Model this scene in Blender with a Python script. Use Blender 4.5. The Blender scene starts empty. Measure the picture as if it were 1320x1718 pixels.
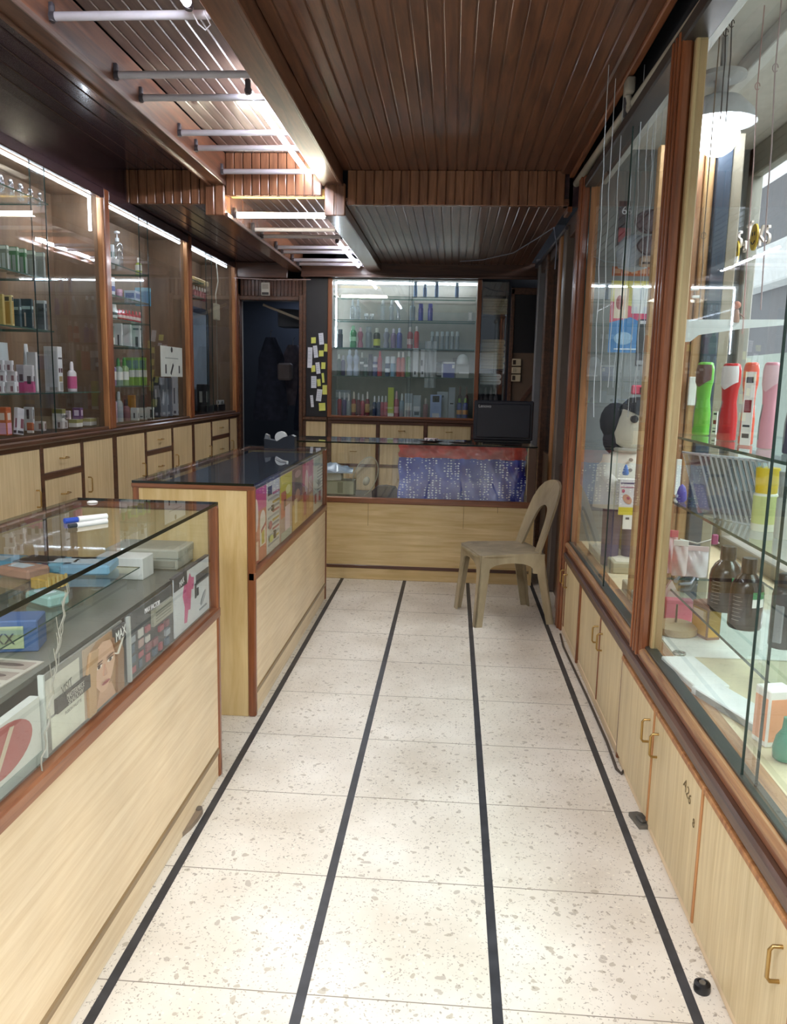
import bpy, math, random
from mathutils import Vector, Matrix
random.seed(7)
S = bpy.context.scene
COL = S.collection
PI = math.pi
# ------------------------------------------------------------------ camera
IMG_W, IMG_H = 1320, 1718
YAW, PITCH, ROLL, FPX, CAM_H = 0.0709495, 0.161391, 0.0212683, 1340.2, 1.4275
fw = Vector((-math.sin(YAW)*math.cos(PITCH), math.cos(YAW)*math.cos(PITCH), -math.sin(PITCH)))
r0 = Vector((math.cos(YAW), math.sin(YAW), 0)); u0 = r0.cross(fw)
rt = math.cos(ROLL)*r0 + math.sin(ROLL)*u0
up = -math.sin(ROLL)*r0 + math.cos(ROLL)*u0
cam_d = bpy.data.cameras.new('camera'); cam = bpy.data.objects.new('camera', cam_d); COL.objects.link(cam)
cam_d.sensor_fit = 'VERTICAL'; cam_d.sensor_height = 24; cam_d.lens = 24*FPX/IMG_H; cam_d.clip_start = 0.02
m = Matrix((rt, up, -fw)).transposed().to_4x4(); m.translation = (0, 0, CAM_H); cam.matrix_world = m
S.camera = cam
CAMP = Vector((0, 0, CAM_H))
def at(x, y, ax, v):
    """the point of the plane (axis ax = v) that a pixel of the photograph looks at"""
    d = fw + rt*((x-IMG_W/2)/FPX) - up*((y-IMG_H/2)/FPX)
    return CAMP + d*((v-CAMP[ax])/d[ax])
# ------------------------------------------------------------------ light
world = bpy.data.worlds.new('world'); S.world = world; world.use_nodes = True
bg = world.node_tree.nodes['Background']; bg.inputs[0].default_value = (0.90, 0.95, 1.0, 1); bg.inputs[1].default_value = 1.1
S.view_settings.view_transform = 'Standard'; S.view_settings.look = 'None'
S.view_settings.gamma = 1; S.view_settings.use_curve_mapping = False
S.view_settings.exposure = 0.8
TUBE_W = 38.0      # strength of lit tubes
LED_W = 22.0
GLOBE_W = 14.0
def area(name, loc, rot, sx, sy, power, col=(1, .97, .93)):
    d = bpy.data.lights.new(name, 'AREA'); d.shape = 'RECTANGLE'; d.size = sx; d.size_y = sy; d.energy = power; d.color = col
    o = bpy.data.objects.new(name, d); COL.objects.link(o); o.location = loc; o.rotation_euler = rot; return o
# unseen area lamps added to stand in for shop-front and display-window daylight
area('daylight_fill_front', (-0.4, -1.1, 3.75), (math.radians(50), 0, 0), 3.4, 1.3, 120, (1, .99, .985))
area('daylight_fill_side', (2.7, 2.4, 3.6), (0, math.radians(38), 0), 1.2, 4.4, 130, (.95, .98, 1))
# added lamp without a known source, lifts the dark store room slightly
area('store_room_fill', (-1.7, 9.1, 2.5), (math.radians(-20), 0, 0), 0.5, .5, 5, (.75, .85, 1))
# ------------------------------------------------------------------ materials
def lin(h):
    h = h.lstrip('#'); c = [int(h[i:i+2], 16)/255 for i in (0, 2, 4)]
    return tuple([(v/12.92 if v <= .04045 else ((v+.055)/1.055)**2.4) for v in c]+[1])
def new(name):
    m = bpy.data.materials.new(name); m.use_nodes = True; nt = m.node_tree
    return m, nt, nt.nodes['Principled BSDF'], nt.links
_pc = {}
def plain(h, rough=.5, metal=0, spec=.5, noise=.06):
    k = (h, rough, metal, spec)
    if k in _pc: return _pc[k]
    m, nt, b, L = new('mat_'+h.strip('#')); b.inputs['Roughness'].default_value = rough; b.inputs['Metallic'].default_value = metal
    b.inputs['Specular IOR Level'].default_value = spec
    n = nt.nodes.new('ShaderNodeTexNoise'); n.inputs['Scale'].default_value = 14; n.inputs['Detail'].default_value = 4
    tc = nt.nodes.new('ShaderNodeTexCoord'); L.new(tc.outputs['Object'], n.inputs['Vector'])
    r = nt.nodes.new('ShaderNodeValToRGB'); c = lin(h)
    r.color_ramp.elements[0].position = .3; r.color_ramp.elements[1].position = .7
    r.color_ramp.elements[0].color = tuple([v*(1-noise) for v in c[:3]]+[1]); r.color_ramp.elements[1].color = tuple([min(1, v*(1+noise)) for v in c[:3]]+[1])
    L.new(n.outputs[0], r.inputs[0]); L.new(r.outputs[0], b.inputs['Base Color']); _pc[k] = m; return m
def wood(name, c1, c2, axis='Z', scale=1, rough=.35, stretch=18, coat=0, bump=.0):
    m, nt, b, L = new(name); N = nt.nodes
    tc = N.new('ShaderNodeTexCoord'); mp = N.new('ShaderNodeMapping'); L.new(tc.outputs['Object'], mp.inputs[0])
    sc = {'X': (1, stretch, stretch), 'Y': (stretch, 1, stretch), 'Z': (stretch, stretch, 1)}[axis]
    mp.inputs['Scale'].default_value = [v*scale for v in sc]
    n = N.new('ShaderNodeTexNoise'); n.inputs['Scale'].default_value = 2.2; n.inputs['Detail'].default_value = 8; n.inputs['Roughness'].default_value = .62; n.inputs['Distortion'].default_value = .6
    L.new(mp.outputs[0], n.inputs['Vector'])
    r = N.new('ShaderNodeValToRGB'); r.color_ramp.elements[0].position = .32; r.color_ramp.elements[1].position = .68
    r.color_ramp.elements[0].color = lin(c1); r.color_ramp.elements[1].color = lin(c2); L.new(n.outputs[0], r.inputs[0])
    n2 = N.new('ShaderNodeTexNoise'); n2.inputs['Scale'].default_value = 3; n2.inputs['Detail'].default_value = 3; L.new(tc.outputs['Object'], n2.inputs['Vector'])
    mx = N.new('ShaderNodeMix'); mx.data_type = 'RGBA'; mx.blend_type = 'MULTIPLY'; mx.inputs[0].default_value = .35
    L.new(r.outputs[0], mx.inputs[6]); L.new(n2.outputs[0], mx.inputs[7])
    mu = N.new('ShaderNodeMix'); mu.data_type = 'RGBA'; mu.blend_type = 'MULTIPLY'; mu.inputs[0].default_value = 1; mu.inputs[7].default_value = (1.18, 1.18, 1.18, 1)
    L.new(mx.outputs[2], mu.inputs[6]); L.new(mu.outputs[2], b.inputs['Base Color'])
    b.inputs['Roughness'].default_value = rough; b.inputs['Coat Weight'].default_value = coat; b.inputs['Coat Roughness'].default_value = .12
    if bump:
        bp = N.new('ShaderNodeBump'); bp.inputs['Strength'].default_value = bump; bp.inputs['Distance'].default_value = .003
        L.new(n.outputs[0], bp.inputs['Height']); L.new(bp.outputs[0], b.inputs['Normal'])
    return m
LAM_V = wood('laminate_vertical', '#c9b285', '#e3d0a8', 'Z', 1, .42, 30)
LAM_H = wood('laminate_horizontal', '#dcc19a', '#f0dab8', 'Y', 1, .4, 22)
LAM_X = wood('laminate_across', '#c8ab74', '#e2cb9c', 'X', 1, .4, 16)
LAM_D = wood('laminate_end', '#c9ab70', '#e2ca98', 'Z', 1, .42, 10)
TRIM = wood('red_brown_wood', '#74432b', '#a16a48', 'Y', 1, .35, 20, .3)
TRIM_Z = wood('red_brown_wood_upright', '#63351f', '#9a5c38', 'Z', 1, .32, 20, .4)
TRIM_X = wood('red_brown_wood_across', '#6c3d29', '#946042', 'X', 1, .35, 20, .3)
SILL = wood('sill_wood', '#7d5236', '#b58a5e', 'Y', 1.3, .45, 24, .1)
OAK = wood('worn_door_edge_wood', '#8d5a35', '#c08a58', 'Z', 1.4, .5, 16)
CEIL = wood('ceiling_board_wood', '#4b2f23', '#7b5039', 'Y', 1, .36, 14, .35)
CEIL_Z = wood('ceiling_slat_wood', '#63402f', '#9c6d50', 'Z', 1, .25, 9, .4)
CEIL_D = wood('dark_ceiling_wood', '#31222a', '#48333a', 'Y', 1, .25, 14, .4)
TROUGH = wood('trough_wood', '#4c3a34', '#705a50', 'Y', 1, .45, 14, .3)
DARKTRIM = wood('dark_brown_wood', '#3f2a20', '#6b4733', 'Y', 1, .4, 18, .2)
DARKTRIM_X = wood('dark_brown_wood_across', '#3f2620', '#64402f', 'X', 1, .4, 18, .2)
BOARD = wood('showcase_back_board', '#6b5440', '#8a7057', 'Z', .6, .6, 6)
def glass(name, tint=(.93, .97, .95), refl=1.0, dirt=0.0):
    m = bpy.data.materials.new(name); m.use_nodes = True; nt = m.node_tree; N = nt.nodes; L = nt.links
    for n in list(N): N.remove(n)
    o = N.new('ShaderNodeOutputMaterial'); t = N.new('ShaderNodeBsdfTransparent'); t.inputs[0].default_value = (*tint, 1)
    g = N.new('ShaderNodeBsdfGlossy'); g.inputs['Roughness'].default_value = .015; g.inputs[0].default_value = (.95, .97, 1, 1)
    # thin sheet: Schlick reflectance from the facing angle, the same from both sides
    ge = N.new('ShaderNodeNewGeometry'); dp = N.new('ShaderNodeVectorMath'); dp.operation = 'DOT_PRODUCT'
    L.new(ge.outputs['Normal'], dp.inputs[0]); L.new(ge.outputs['Incoming'], dp.inputs[1])
    ab = N.new('ShaderNodeMath'); ab.operation = 'ABSOLUTE'; L.new(dp.outputs['Value'], ab.inputs[0])
    om = N.new('ShaderNodeMath'); om.operation = 'SUBTRACT'; om.inputs[0].default_value = 1; L.new(ab.outputs[0], om.inputs[1])
    pw = N.new('ShaderNodeMath'); pw.operation = 'POWER'; pw.inputs[1].default_value = 5; L.new(om.outputs[0], pw.inputs[0])
    ma = N.new('ShaderNodeMath'); ma.operation = 'MULTIPLY_ADD'; ma.inputs[1].default_value = .9; ma.inputs[2].default_value = .075*refl; ma.use_clamp = True
    L.new(pw.outputs[0], ma.inputs[0]); mu = ma
    mx = N.new('ShaderNodeMixShader'); L.new(mu.outputs[0], mx.inputs[0]); L.new(t.outputs[0], mx.inputs[1]); L.new(g.outputs[0], mx.inputs[2])
    last = mx
    if dirt:
        d = N.new('ShaderNodeBsdfDiffuse'); d.inputs[0].default_value = (.8, .82, .8, 1)
        tc = N.new('ShaderNodeTexCoord'); n = N.new('ShaderNodeTexNoise'); n.inputs['Scale'].default_value = 5; n.inputs['Detail'].default_value = 8
        mp = N.new('ShaderNodeMapping'); mp.inputs['Scale'].default_value = (3, 3, .8); L.new(tc.outputs['Object'], mp.inputs[0]); L.new(mp.outputs[0], n.inputs['Vector'])
        r = N.new('ShaderNodeMapRange'); r.inputs[1].default_value = .45; r.inputs[2].default_value = .8; r.inputs[3].default_value = 0; r.inputs[4].default_value = dirt
        L.new(n.outputs[0], r.inputs[0]); m2 = N.new('ShaderNodeMixShader'); L.new(r.outputs[0], m2.inputs[0]); L.new(mx.outputs[0], m2.inputs[1]); L.new(d.outputs[0], m2.inputs[2]); last = m2
    L.new(last.outputs[0], o.inputs[0]); return m
GLASS = glass('clear_glass', (.95, .98, .97), 1.0, .05)
GLASS_SMK = glass('smoky_cabinet_glass', (.93, .95, .95), 1.0, .04)
GLASS_TOP = glass('counter_top_glass', (.86, .91, .92), 1.3, .03)
GLASS_BACK = glass('back_window_glass', (.93, .96, .96), 2.6, .05)
SHELFG = glass('shelf_glass', (.80, .9, .87), 1.3, .05)
CLEARP = glass('clear_plastic', (.85, .9, .93), 2.2, .22)
EDGE = plain('#22302c', .15); GEDGE = plain('#3f5a50', .1)
MIRROR = plain('#59626a', .06, .9)
def emit(name, c, s):
    m, nt, b, L = new(name); b.inputs['Base Color'].default_value = lin(c); b.inputs['Emission Color'].default_value = lin(c); b.inputs['Emission Strength'].default_value = s; return m
E_TUBE = emit('lit_tube', '#f4f6ff', TUBE_W); E_LED = emit('led_strip_light', '#e8f2ff', LED_W); E_GLOBE = emit('lit_globe', '#f2f7ff', GLOBE_W)
E_WARM = emit('warm_lit_tube', '#fff6dc', TUBE_W)
def floor_mat():
    m, nt, b, L = new('terrazzo_tiles'); N = nt.nodes; tc = N.new('ShaderNodeTexCoord')
    base = N.new('ShaderNodeTexNoise'); base.inputs['Scale'].default_value = 3; base.inputs['Detail'].default_value = 6; L.new(tc.outputs['Object'], base.inputs['Vector'])
    r = N.new('ShaderNodeValToRGB'); r.color_ramp.elements[0].color = lin('#d3cabc'); r.color_ramp.elements[1].color = lin('#ece6dc'); r.color_ramp.elements[0].position = .3; r.color_ramp.elements[1].position = .7
    L.new(base.outputs[0], r.inputs[0]); prev = r.outputs[0]
    for sc, thr, c, keep, dis in ((34, .26, '#a09482', .72, 2.2), (80, .26, '#7c7166', .66, 1.6), (60, .26, '#efe8da', .8, 1), (22, .20, '#a0968a', .8, 3), (140, .3, '#8f8478', .7, 1)):
        nz = N.new('ShaderNodeTexNoise'); nz.inputs['Scale'].default_value = sc*.7; L.new(tc.outputs['Object'], nz.inputs['Vector'])
        add = N.new('ShaderNodeVectorMath'); add.operation = 'MULTIPLY_ADD'; add.inputs[1].default_value = (.02*dis,)*3; L.new(nz.outputs[1], add.inputs[0]); L.new(tc.outputs['Object'], add.inputs[2])
        v = N.new('ShaderNodeTexVoronoi'); v.inputs['Scale'].default_value = sc; L.new(add.outputs[0], v.inputs['Vector'])
        lt = N.new('ShaderNodeMath'); lt.operation = 'LESS_THAN'; lt.inputs[1].default_value = thr; L.new(v.outputs['Distance'], lt.inputs[0])
        sp = N.new('ShaderNodeSeparateColor'); L.new(v.outputs['Color'], sp.inputs[0])
        gt = N.new('ShaderNodeMath'); gt.operation = 'GREATER_THAN'; gt.inputs[1].default_value = keep; L.new(sp.outputs[0], gt.inputs[0])
        ml = N.new('ShaderNodeMath'); ml.operation = 'MULTIPLY'; L.new(lt.outputs[0], ml.inputs[0]); L.new(gt.outputs[0], ml.inputs[1])
        m8 = N.new('ShaderNodeMath'); m8.operation = 'MULTIPLY'; m8.inputs[1].default_value = .6; L.new(ml.outputs[0], m8.inputs[0])
        mx = N.new('ShaderNodeMix'); mx.data_type = 'RGBA'; L.new(m8.outputs[0], mx.inputs[0]); L.new(prev, mx.inputs[6]); mx.inputs[7].default_value = lin(c); prev = mx.outputs[2]
    L.new(prev, b.inputs['Base Color']); b.inputs['Roughness'].default_value = .38; b.inputs['Specular IOR Level'].default_value = .45
    return m
FLOOR = floor_mat()
STRIP = plain('#3a3b40', .4, 0, .4, .3)
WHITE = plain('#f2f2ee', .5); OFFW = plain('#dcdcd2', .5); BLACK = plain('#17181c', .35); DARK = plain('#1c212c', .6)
GREYP = plain('#a9a7ad', .35); GREYD = plain('#4a4850', .45); BRASS = plain('#b0905a', .3, .85); STEEL = plain('#b9bcc0', .25, .8)
# ------------------------------------------------------------------ mesh helpers
OFF = {}
class MB:
    def __init__(s, T=None): s.v = []; s.f = []; s.mi = []; s.sm = []; s.T = T or Matrix.Identity(4)
    def add(s, vs, fs, mi=0, sm=False):
        n = len(s.v); s.v += [Vector(v) for v in vs]; s.f += [[n+i for i in f] for f in fs]; s.mi += [mi]*len(fs); s.sm += [sm]*len(fs); return s
    def box(s, x0, x1, y0, y1, z0, z1, mi=0, b=0):
        if x0 > x1: x0, x1 = x1, x0
        if y0 > y1: y0, y1 = y1, y0
        if z0 > z1: z0, z1 = z1, z0
        if b:
            b = min(b, (x1-x0)*.45, (y1-y0)*.45, (z1-z0)*.45)
            X = (x0, x1); Y = (y0, y1); Z = (z0, z1); vs = []; idx = {}
            for i in (0, 1):
                for j in (0, 1):
                    for k in (0, 1):
                        sx, sy, sz = (b if i == 0 else -b), (b if j == 0 else -b), (b if k == 0 else -b)
                        idx[i, j, k, 'x'] = len(vs); vs.append((X[i], Y[j]+sy, Z[k]+sz))
                        idx[i, j, k, 'y'] = len(vs); vs.append((X[i]+sx, Y[j], Z[k]+sz))
                        idx[i, j, k, 'z'] = len(vs); vs.append((X[i]+sx, Y[j]+sy, Z[k]))
            fs = []
            for i in (0, 1):
                q = [idx[i, a, c, 'x'] for a, c in ((0, 0), (1, 0), (1, 1), (0, 1))]; fs.append(q if i else q[::-1])
                q = [idx[a, i, c, 'y'] for a, c in ((0, 0), (1, 0), (1, 1), (0, 1))]; fs.append(q[::-1] if i else q)
                q = [idx[a, c, i, 'z'] for a, c in ((0, 0), (1, 0), (1, 1), (0, 1))]; fs.append(q if i else q[::-1])
            for i in (0, 1):
                for j in (0, 1):
                    fs.append([idx[i, j, 0, 'x'], idx[i, j, 1, 'x'], idx[i, j, 1, 'y'], idx[i, j, 0, 'y']])
                    fs.append([idx[i, 0, j, 'x'], idx[i, 1, j, 'x'], idx[i, 1, j, 'z'], idx[i, 0, j, 'z']])
                    fs.append([idx[0, i, j, 'y'], idx[1, i, j, 'y'], idx[1, i, j, 'z'], idx[0, i, j, 'z']])
                    for k in (0, 1): fs.append([idx[i, j, k, a] for a in 'xyz'])
            return s.add(vs, fs, mi)
        vs = [(x, y, z) for x in (x0, x1) for y in (y0, y1) for z in (z0, z1)]
        return s.add(vs, [(0, 1, 3, 2), (4, 6, 7, 5), (0, 4, 5, 1), (2, 3, 7, 6), (0, 2, 6, 4), (1, 5, 7, 3)], mi)
    def tube(s, pts, r, seg=10, mi=0, cap=True, closed=False):
        pts = [Vector(p) for p in pts]; n = len(pts); vs = []; fs = []
        rr = r if isinstance(r, (list, tuple)) else [r]*n
        prev = None
        for i, p in enumerate(pts):
            a = pts[(i-1) % n] if (i > 0 or closed) else p; c = pts[(i+1) % n] if (i < n-1 or closed) else p
            d = (c-a).normalized()
            if prev is None: ux = d.orthogonal().normalized()
            else: ux = (prev - d*prev.dot(d)); ux = ux.normalized() if ux.length > 1e-6 else d.orthogonal().normalized()
            prev = ux; uy = d.cross(ux)
            for k in range(seg):
                t = 2*PI*k/seg; vs.append(p + ux*math.cos(t)*rr[i] + uy*math.sin(t)*rr[i])
        for i in range(n if closed else n-1):
            for k in range(seg):
                a, b2 = i*seg+k, i*seg+(k+1) % seg; j = ((i+1) % n)*seg
                fs.append((a, b2, j+(k+1) % seg, j+k))
        if cap and not closed: fs.append(list(range(seg))[::-1]); fs.append([(n-1)*seg+k for k in range(seg)])
        return s.add(vs, fs, mi, True)
    def lathe(s, prof, c=(0, 0, 0), seg=16, mi=0, sx=1, sy=1):
        vs = []; fs = []
        for r, z in prof:
            for k in range(seg):
                t = 2*PI*k/seg; vs.append((c[0]+r*sx*math.cos(t), c[1]+r*sy*math.sin(t), c[2]+z))
        for i in range(len(prof)-1):
            for k in range(seg):
                a, b2 = i*seg+k, i*seg+(k+1) % seg; fs.append((a, b2, b2+seg, a+seg))
        if prof[0][0] > 1e-5: fs.append(list(range(seg))[::-1])
        if prof[-1][0] > 1e-5: fs.append([(len(prof)-1)*seg+k for k in range(seg)])
        return s.add(vs, fs, mi, True)
    def prism(s, poly, d0, d1, mi=0, plane='XZ', sm=False):
        """poly: outline points in the plane, extruded along the third axis from d0 to d1"""
        n = len(poly); mk = {'XZ': lambda a, b, d: (a, d, b), 'YZ': lambda a, b, d: (d, a, b), 'XY': lambda a, b, d: (a, b, d)}[plane]
        vs = [mk(a, b, d0) for a, b in poly]+[mk(a, b, d1) for a, b in poly]
        fs = [list(range(n)), [n+i for i in range(n)][::-1]]+[(i, n+i, n+(i+1) % n, (i+1) % n) for i in range(n)]
        return s.add(vs, fs, mi, sm)
    def ell(s, c, a, b, y, mi=0, seg=20, rot=0, plane='XZ', th=.0004):
        P = []
        for k in range(seg):
            t = 2*PI*k/seg; u, v = a*math.cos(t), b*math.sin(t)
            P.append((c[0]+u*math.cos(rot)-v*math.sin(rot), c[1]+u*math.sin(rot)+v*math.cos(rot)))
        return s.prism(P, y, y+th, mi, plane)
    def ball(s, c, r, mi=0, seg=14, sc=(1, 1, 1)):
        prof = [(max(1e-6, r*math.sin(PI*i/8)), -r*math.cos(PI*i/8)*sc[2]) for i in range(9)]
        prof[0] = (0.0002, prof[0][1]); prof[-1] = (0.0002, prof[-1][1])
        return s.lathe(prof, c, seg, mi, sc[0], sc[1])
    def build(s, name, mats, parent=None, top=None, kind=None, part_label=None):
        vs = [s.T @ v for v in s.v]
        if parent is None:
            xs, ys, zs = zip(*[tuple(v) for v in vs]); o0 = Vector(((min(xs)+max(xs))/2, (min(ys)+max(ys))/2, min(zs)))
            base = Vector((0, 0, 0))
            if top is None: o0 = Vector((0, 0, 0))
        else: o0 = OFF[parent.name]; base = None
        me = bpy.data.meshes.new(name); me.from_pydata([v-o0 for v in vs], [], s.f)
        if not isinstance(mats, (list, tuple)): mats = [mats]
        for mm in mats: me.materials.append(mm)
        me.polygons.foreach_set('material_index', s.mi); me.polygons.foreach_set('use_smooth', s.sm)
        me.update()
        import bmesh
        bm = bmesh.new(); bm.from_mesh(me); bmesh.ops.recalc_face_normals(bm, faces=bm.faces); bm.to_mesh(me); bm.free()
        if any(s.sm) and hasattr(me, 'set_sharp_from_angle'): me.set_sharp_from_angle(angle=math.radians(50))
        o = bpy.data.objects.new(name, me); COL.objects.link(o)
        if parent is not None: o.parent = parent
        else: o.location = o0
        OFF[o.name] = o0
        if top: tag(o, *top)
        if kind: o['kind'] = kind
        if part_label: o['label'] = part_label
        return o
def tag(o, label, cat, group=None):
    o['label'] = label; o['category'] = cat
    if group: o['group'] = group
    return o
def thing(name, label, cat, loc, group=None):
    o = bpy.data.objects.new(name, None); COL.objects.link(o); o.location = loc; o.empty_display_size = .05
    OFF[o.name] = Vector(loc); tag(o, label, cat, group); return o
def text(s_, size, mat, T, parent, name='lettering', extrude=.0003, align='CENTER', sx=1):
    c = bpy.data.curves.new('txt', 'FONT'); c.body = s_; c.size = size; c.extrude = extrude; c.align_x = align
    t = bpy.data.objects.new('txt', c); me = bpy.data.meshes.new_from_object(t); bpy.data.objects.remove(t); bpy.data.curves.remove(c)
    # text lies in XY: stand it up in XZ facing -Y
    b = MB(T); b.add([(v.co.x*sx, -v.co.z, v.co.y) for v in me.vertices], [list(p.vertices) for p in me.polygons], 0)
    bpy.data.meshes.remove(me)
    return b.build(name, mat, parent)
def TR(loc, yaw=0, pitch=0, roll=0):
    return Matrix.Translation(loc) @ Matrix.Rotation(yaw, 4, 'Z') @ Matrix.Rotation(pitch, 4, 'X') @ Matrix.Rotation(roll, 4, 'Y')
# local frames: things face -Y in their own frame
FACE_E = PI/2      # faces +X (stands at the left wall)
FACE_W = -PI/2     # faces -X (stands at the right side)
XL, YB, XR = -2.07, 7.70, 0.70
ZC1, ZC2, YBEAM = 2.70, 2.50, 5.13
# ------------------------------------------------------------------ the setting
def struct(mb, name, mats, parent=None): return mb.build(name, mats, parent, kind='structure')
b = MB(); b.box(-2.6, 1.62, -.4, 9.6, -.06, 0)
for k in range(4): b.box(-.767+.457*k-.0125, -.767+.457*k+.0125, -.4, 5.75, -.001, .0006, 1)
for j in range(-4, 10):
    y = 1.656+.457*j
    b.box(-2.3, .70, y-.0013, y+.0013, -.001, .0005, 2)
struct(b, 'floor', [FLOOR, STRIP, plain('#8d8478', .7)])
PAVE = plain('#a9a49a', .8)
b = MB(); b.box(-9, 9, -9, -.4, -.1, -.02); b.box(1.62, 9, -.4, 9.6, -.1, -.02); struct(b, 'floor', PAVE)
WALLP = plain('#b8b2a6', .7)
struct(MB().box(-2.6, -2.5, .3, 9.6, 0, 3.0), 'wall_left', WALLP)
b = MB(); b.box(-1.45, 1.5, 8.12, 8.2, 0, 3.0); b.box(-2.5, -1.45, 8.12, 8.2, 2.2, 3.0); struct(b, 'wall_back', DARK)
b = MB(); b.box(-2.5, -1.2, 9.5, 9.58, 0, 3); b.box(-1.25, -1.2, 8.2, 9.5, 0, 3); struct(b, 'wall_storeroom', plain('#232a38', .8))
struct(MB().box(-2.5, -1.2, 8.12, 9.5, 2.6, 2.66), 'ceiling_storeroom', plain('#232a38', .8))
def planks(mb, x0, x1, y0, y1, z, pitch=.06, th=.02, mi=0):
    n = max(1, round((x1-x0)/pitch)); p = (x1-x0)/n
    for i in range(n):
        a = x0+i*p; mb.box(a+.002, a+p-.0035, y0, y1, z, z+th, mi, .0035)
        mb.box(a+p-.004, a+p+.002, y0, y1, z+.006, z+th, mi)
    mb.box(x0, x1, y0, y1, z+th, z+th+.02, mi)
# unseen slab added to stop sky light leaking in; wall band above left showcases
struct(MB().box(-2.6, 1.62, .3, 9.6, 2.95, 3.0), 'ceiling_light_block', DARK)
struct(MB().box(XL-.06, XL-.01, .3, YBEAM, 2.50, 2.72), 'trim_14', CEIL_D)
struct(MB().box(.63, .82, YBEAM+.02, YBEAM+.06, 2.50, 2.80), 'trim_15', CEIL_D)
struct(MB().box(.62, .82, .3, 7.7, 2.80, 2.84), 'ceiling_slot_top', BLACK)
# front part of the ceiling
b = MB(); planks(b, -.72, .62, .3, YBEAM, ZC1, .0585); struct(b, 'ceiling', CEIL)
b = MB(); planks(b, -2.45, -1.54, .3, YBEAM, ZC1, .09); struct(b, 'ceiling_left', CEIL_D)
b = MB(); planks(b, -1.45, -.84, .3, YBEAM, 2.80, .062); struct(b, 'ceiling_trough', TROUGH)
# rear, lower part
b = MB(); planks(b, -.70, .66, YBEAM, 7.72, ZC2, .0585); struct(b, 'ceiling_rear', CEIL)
b = MB(); planks(b, -2.45, -1.57, YBEAM, 7.72, ZC2, .09); struct(b, 'ceiling_rear_left', CEIL_D)
b = MB(); planks(b, -1.46, -.82, YBEAM+.1, 7.72, 2.61, .062); struct(b, 'ceiling_rear_trough', TROUGH)
# slatted step between the two heights
def slats(mb, x0, x1, y, z0, z1, pitch=.055, mi=0):
    n = max(1, round((x1-x0)/pitch)); p = (x1-x0)/n
    for i in range(n): mb.box(x0+i*p+.002, x0+(i+1)*p-.002, y-.012, y+.01, z0, z1, mi, .004)
    mb.box(x0, x1, y+.008, y+.03, z0, z1, mi)
b = MB(); slats(b, -.69, .63, YBEAM, ZC2-.002, ZC1); struct(b, 'trim_1', CEIL_Z)
b = MB(); slats(b, -1.45, -.85, YBEAM, 2.55, 2.80); struct(b, 'trim_2', CEIL_Z)
b = MB(); slats(b, -2.12, -1.56, YBEAM, ZC2-.002, ZC1); struct(b, 'trim_3', CEIL_Z)
# long box frames beside the tube trough
b = MB(); b.box(-1.545, -1.45, .3, YBEAM+.01, 2.61, 2.80, 0, .006); b.box(-1.555, -1.535, .3, YBEAM, 2.60, 2.64, 0, .004); b.box(-1.46, -1.447, .3, YBEAM, 2.605, 2.63, 1, .003)
struct(b, 'trim_4', [CEIL, TROUGH])
b = MB(); b.box(-.85, -.72, .3, YBEAM+.01, 2.61, 2.80, 0, .006); b.box(-.735, -.715, .3, YBEAM, 2.60, 2.64, 0, .004); struct(b, 'trim_5', CEIL)
b = MB(); b.box(-1.575, -1.455, YBEAM-.02, 7.72, 2.43, 2.62, 0, .006); b.box(-1.575, -1.52, YBEAM-.028, YBEAM-.016, 2.43, 2.62, 0, .004); b.box(-1.512, -1.457, YBEAM-.028, YBEAM-.016, 2.43, 2.62, 0, .004); b.box(-1.455, -1.44, YBEAM, 7.7, 2.425, 2.45, 1, .003); struct(b, 'trim_6', [CEIL_Z, TROUGH])
b = MB(); b.box(-.83, -.70, YBEAM-.02, 7.72, 2.43, 2.62, 0, .006); b.box(-.828, -.768, YBEAM-.028, YBEAM-.016, 2.43, 2.62, 0, .004); b.box(-.76, -.702, YBEAM-.028, YBEAM-.016, 2.43, 2.62, 0, .004); struct(b, 'trim_7', CEIL_Z)
struct(MB().box(-1.44, -.84, YBEAM+.04, YBEAM+.12, 2.56, 2.60), 'trim_8', plain('#d8b85a', .5))
# right edge of the ceiling, dark slot above the glass
b = MB(); b.box(.60, .66, .3, YBEAM, 2.68, 2.74, 0, .008); b.box(.655, .685, .3, 5.2, 2.665, 2.74, 1, .005); struct(b, 'trim_9', [CEIL, TRIM])
struct(MB().box(.655, .685, 5.15, 5.33, 2.47, 2.74, 0, .004), 'trim_10', TRIM_Z)
struct(MB().box(.68, .80, .3, 7.72, 2.76, 2.80), 'ceiling_slot', BLACK)
struct(MB().box(.735, .80, .3, 5.3, 2.53, 2.78), 'wall_right', plain('#20222c', .6))
b = MB(); b.box(-1.45, .80, 7.60, 7.66, 2.38, 2.52, 0, .008); b.box(-1.45, .8, 7.585, 7.61, 2.375, 2.40, 0, .004); struct(b, 'trim_11', DARKTRIM_X)
struct(MB().box(-2.1, -1.575, 7.58, 7.62, 2.36, 2.50, 0, .004), 'trim_12', DARKTRIM_X)
# doorway to the store room: lintel slats, frame
b = MB(); slats(b, -2.05, -1.45, 7.70, 2.20, 2.37, .035); struct(b, 'trim_13', DARKTRIM_X)
b = MB()
for x0, x1 in ((-2.09, -2.05), (-1.48, -1.445)): b.box(x0, x1, 7.66, 7.76, 0, 2.22, 0, .005)
b.box(-2.05, -1.48, 7.66, 7.76, 2.165, 2.205, 0, .005)
o = struct(b, 'door_1', DARKTRIM)
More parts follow.
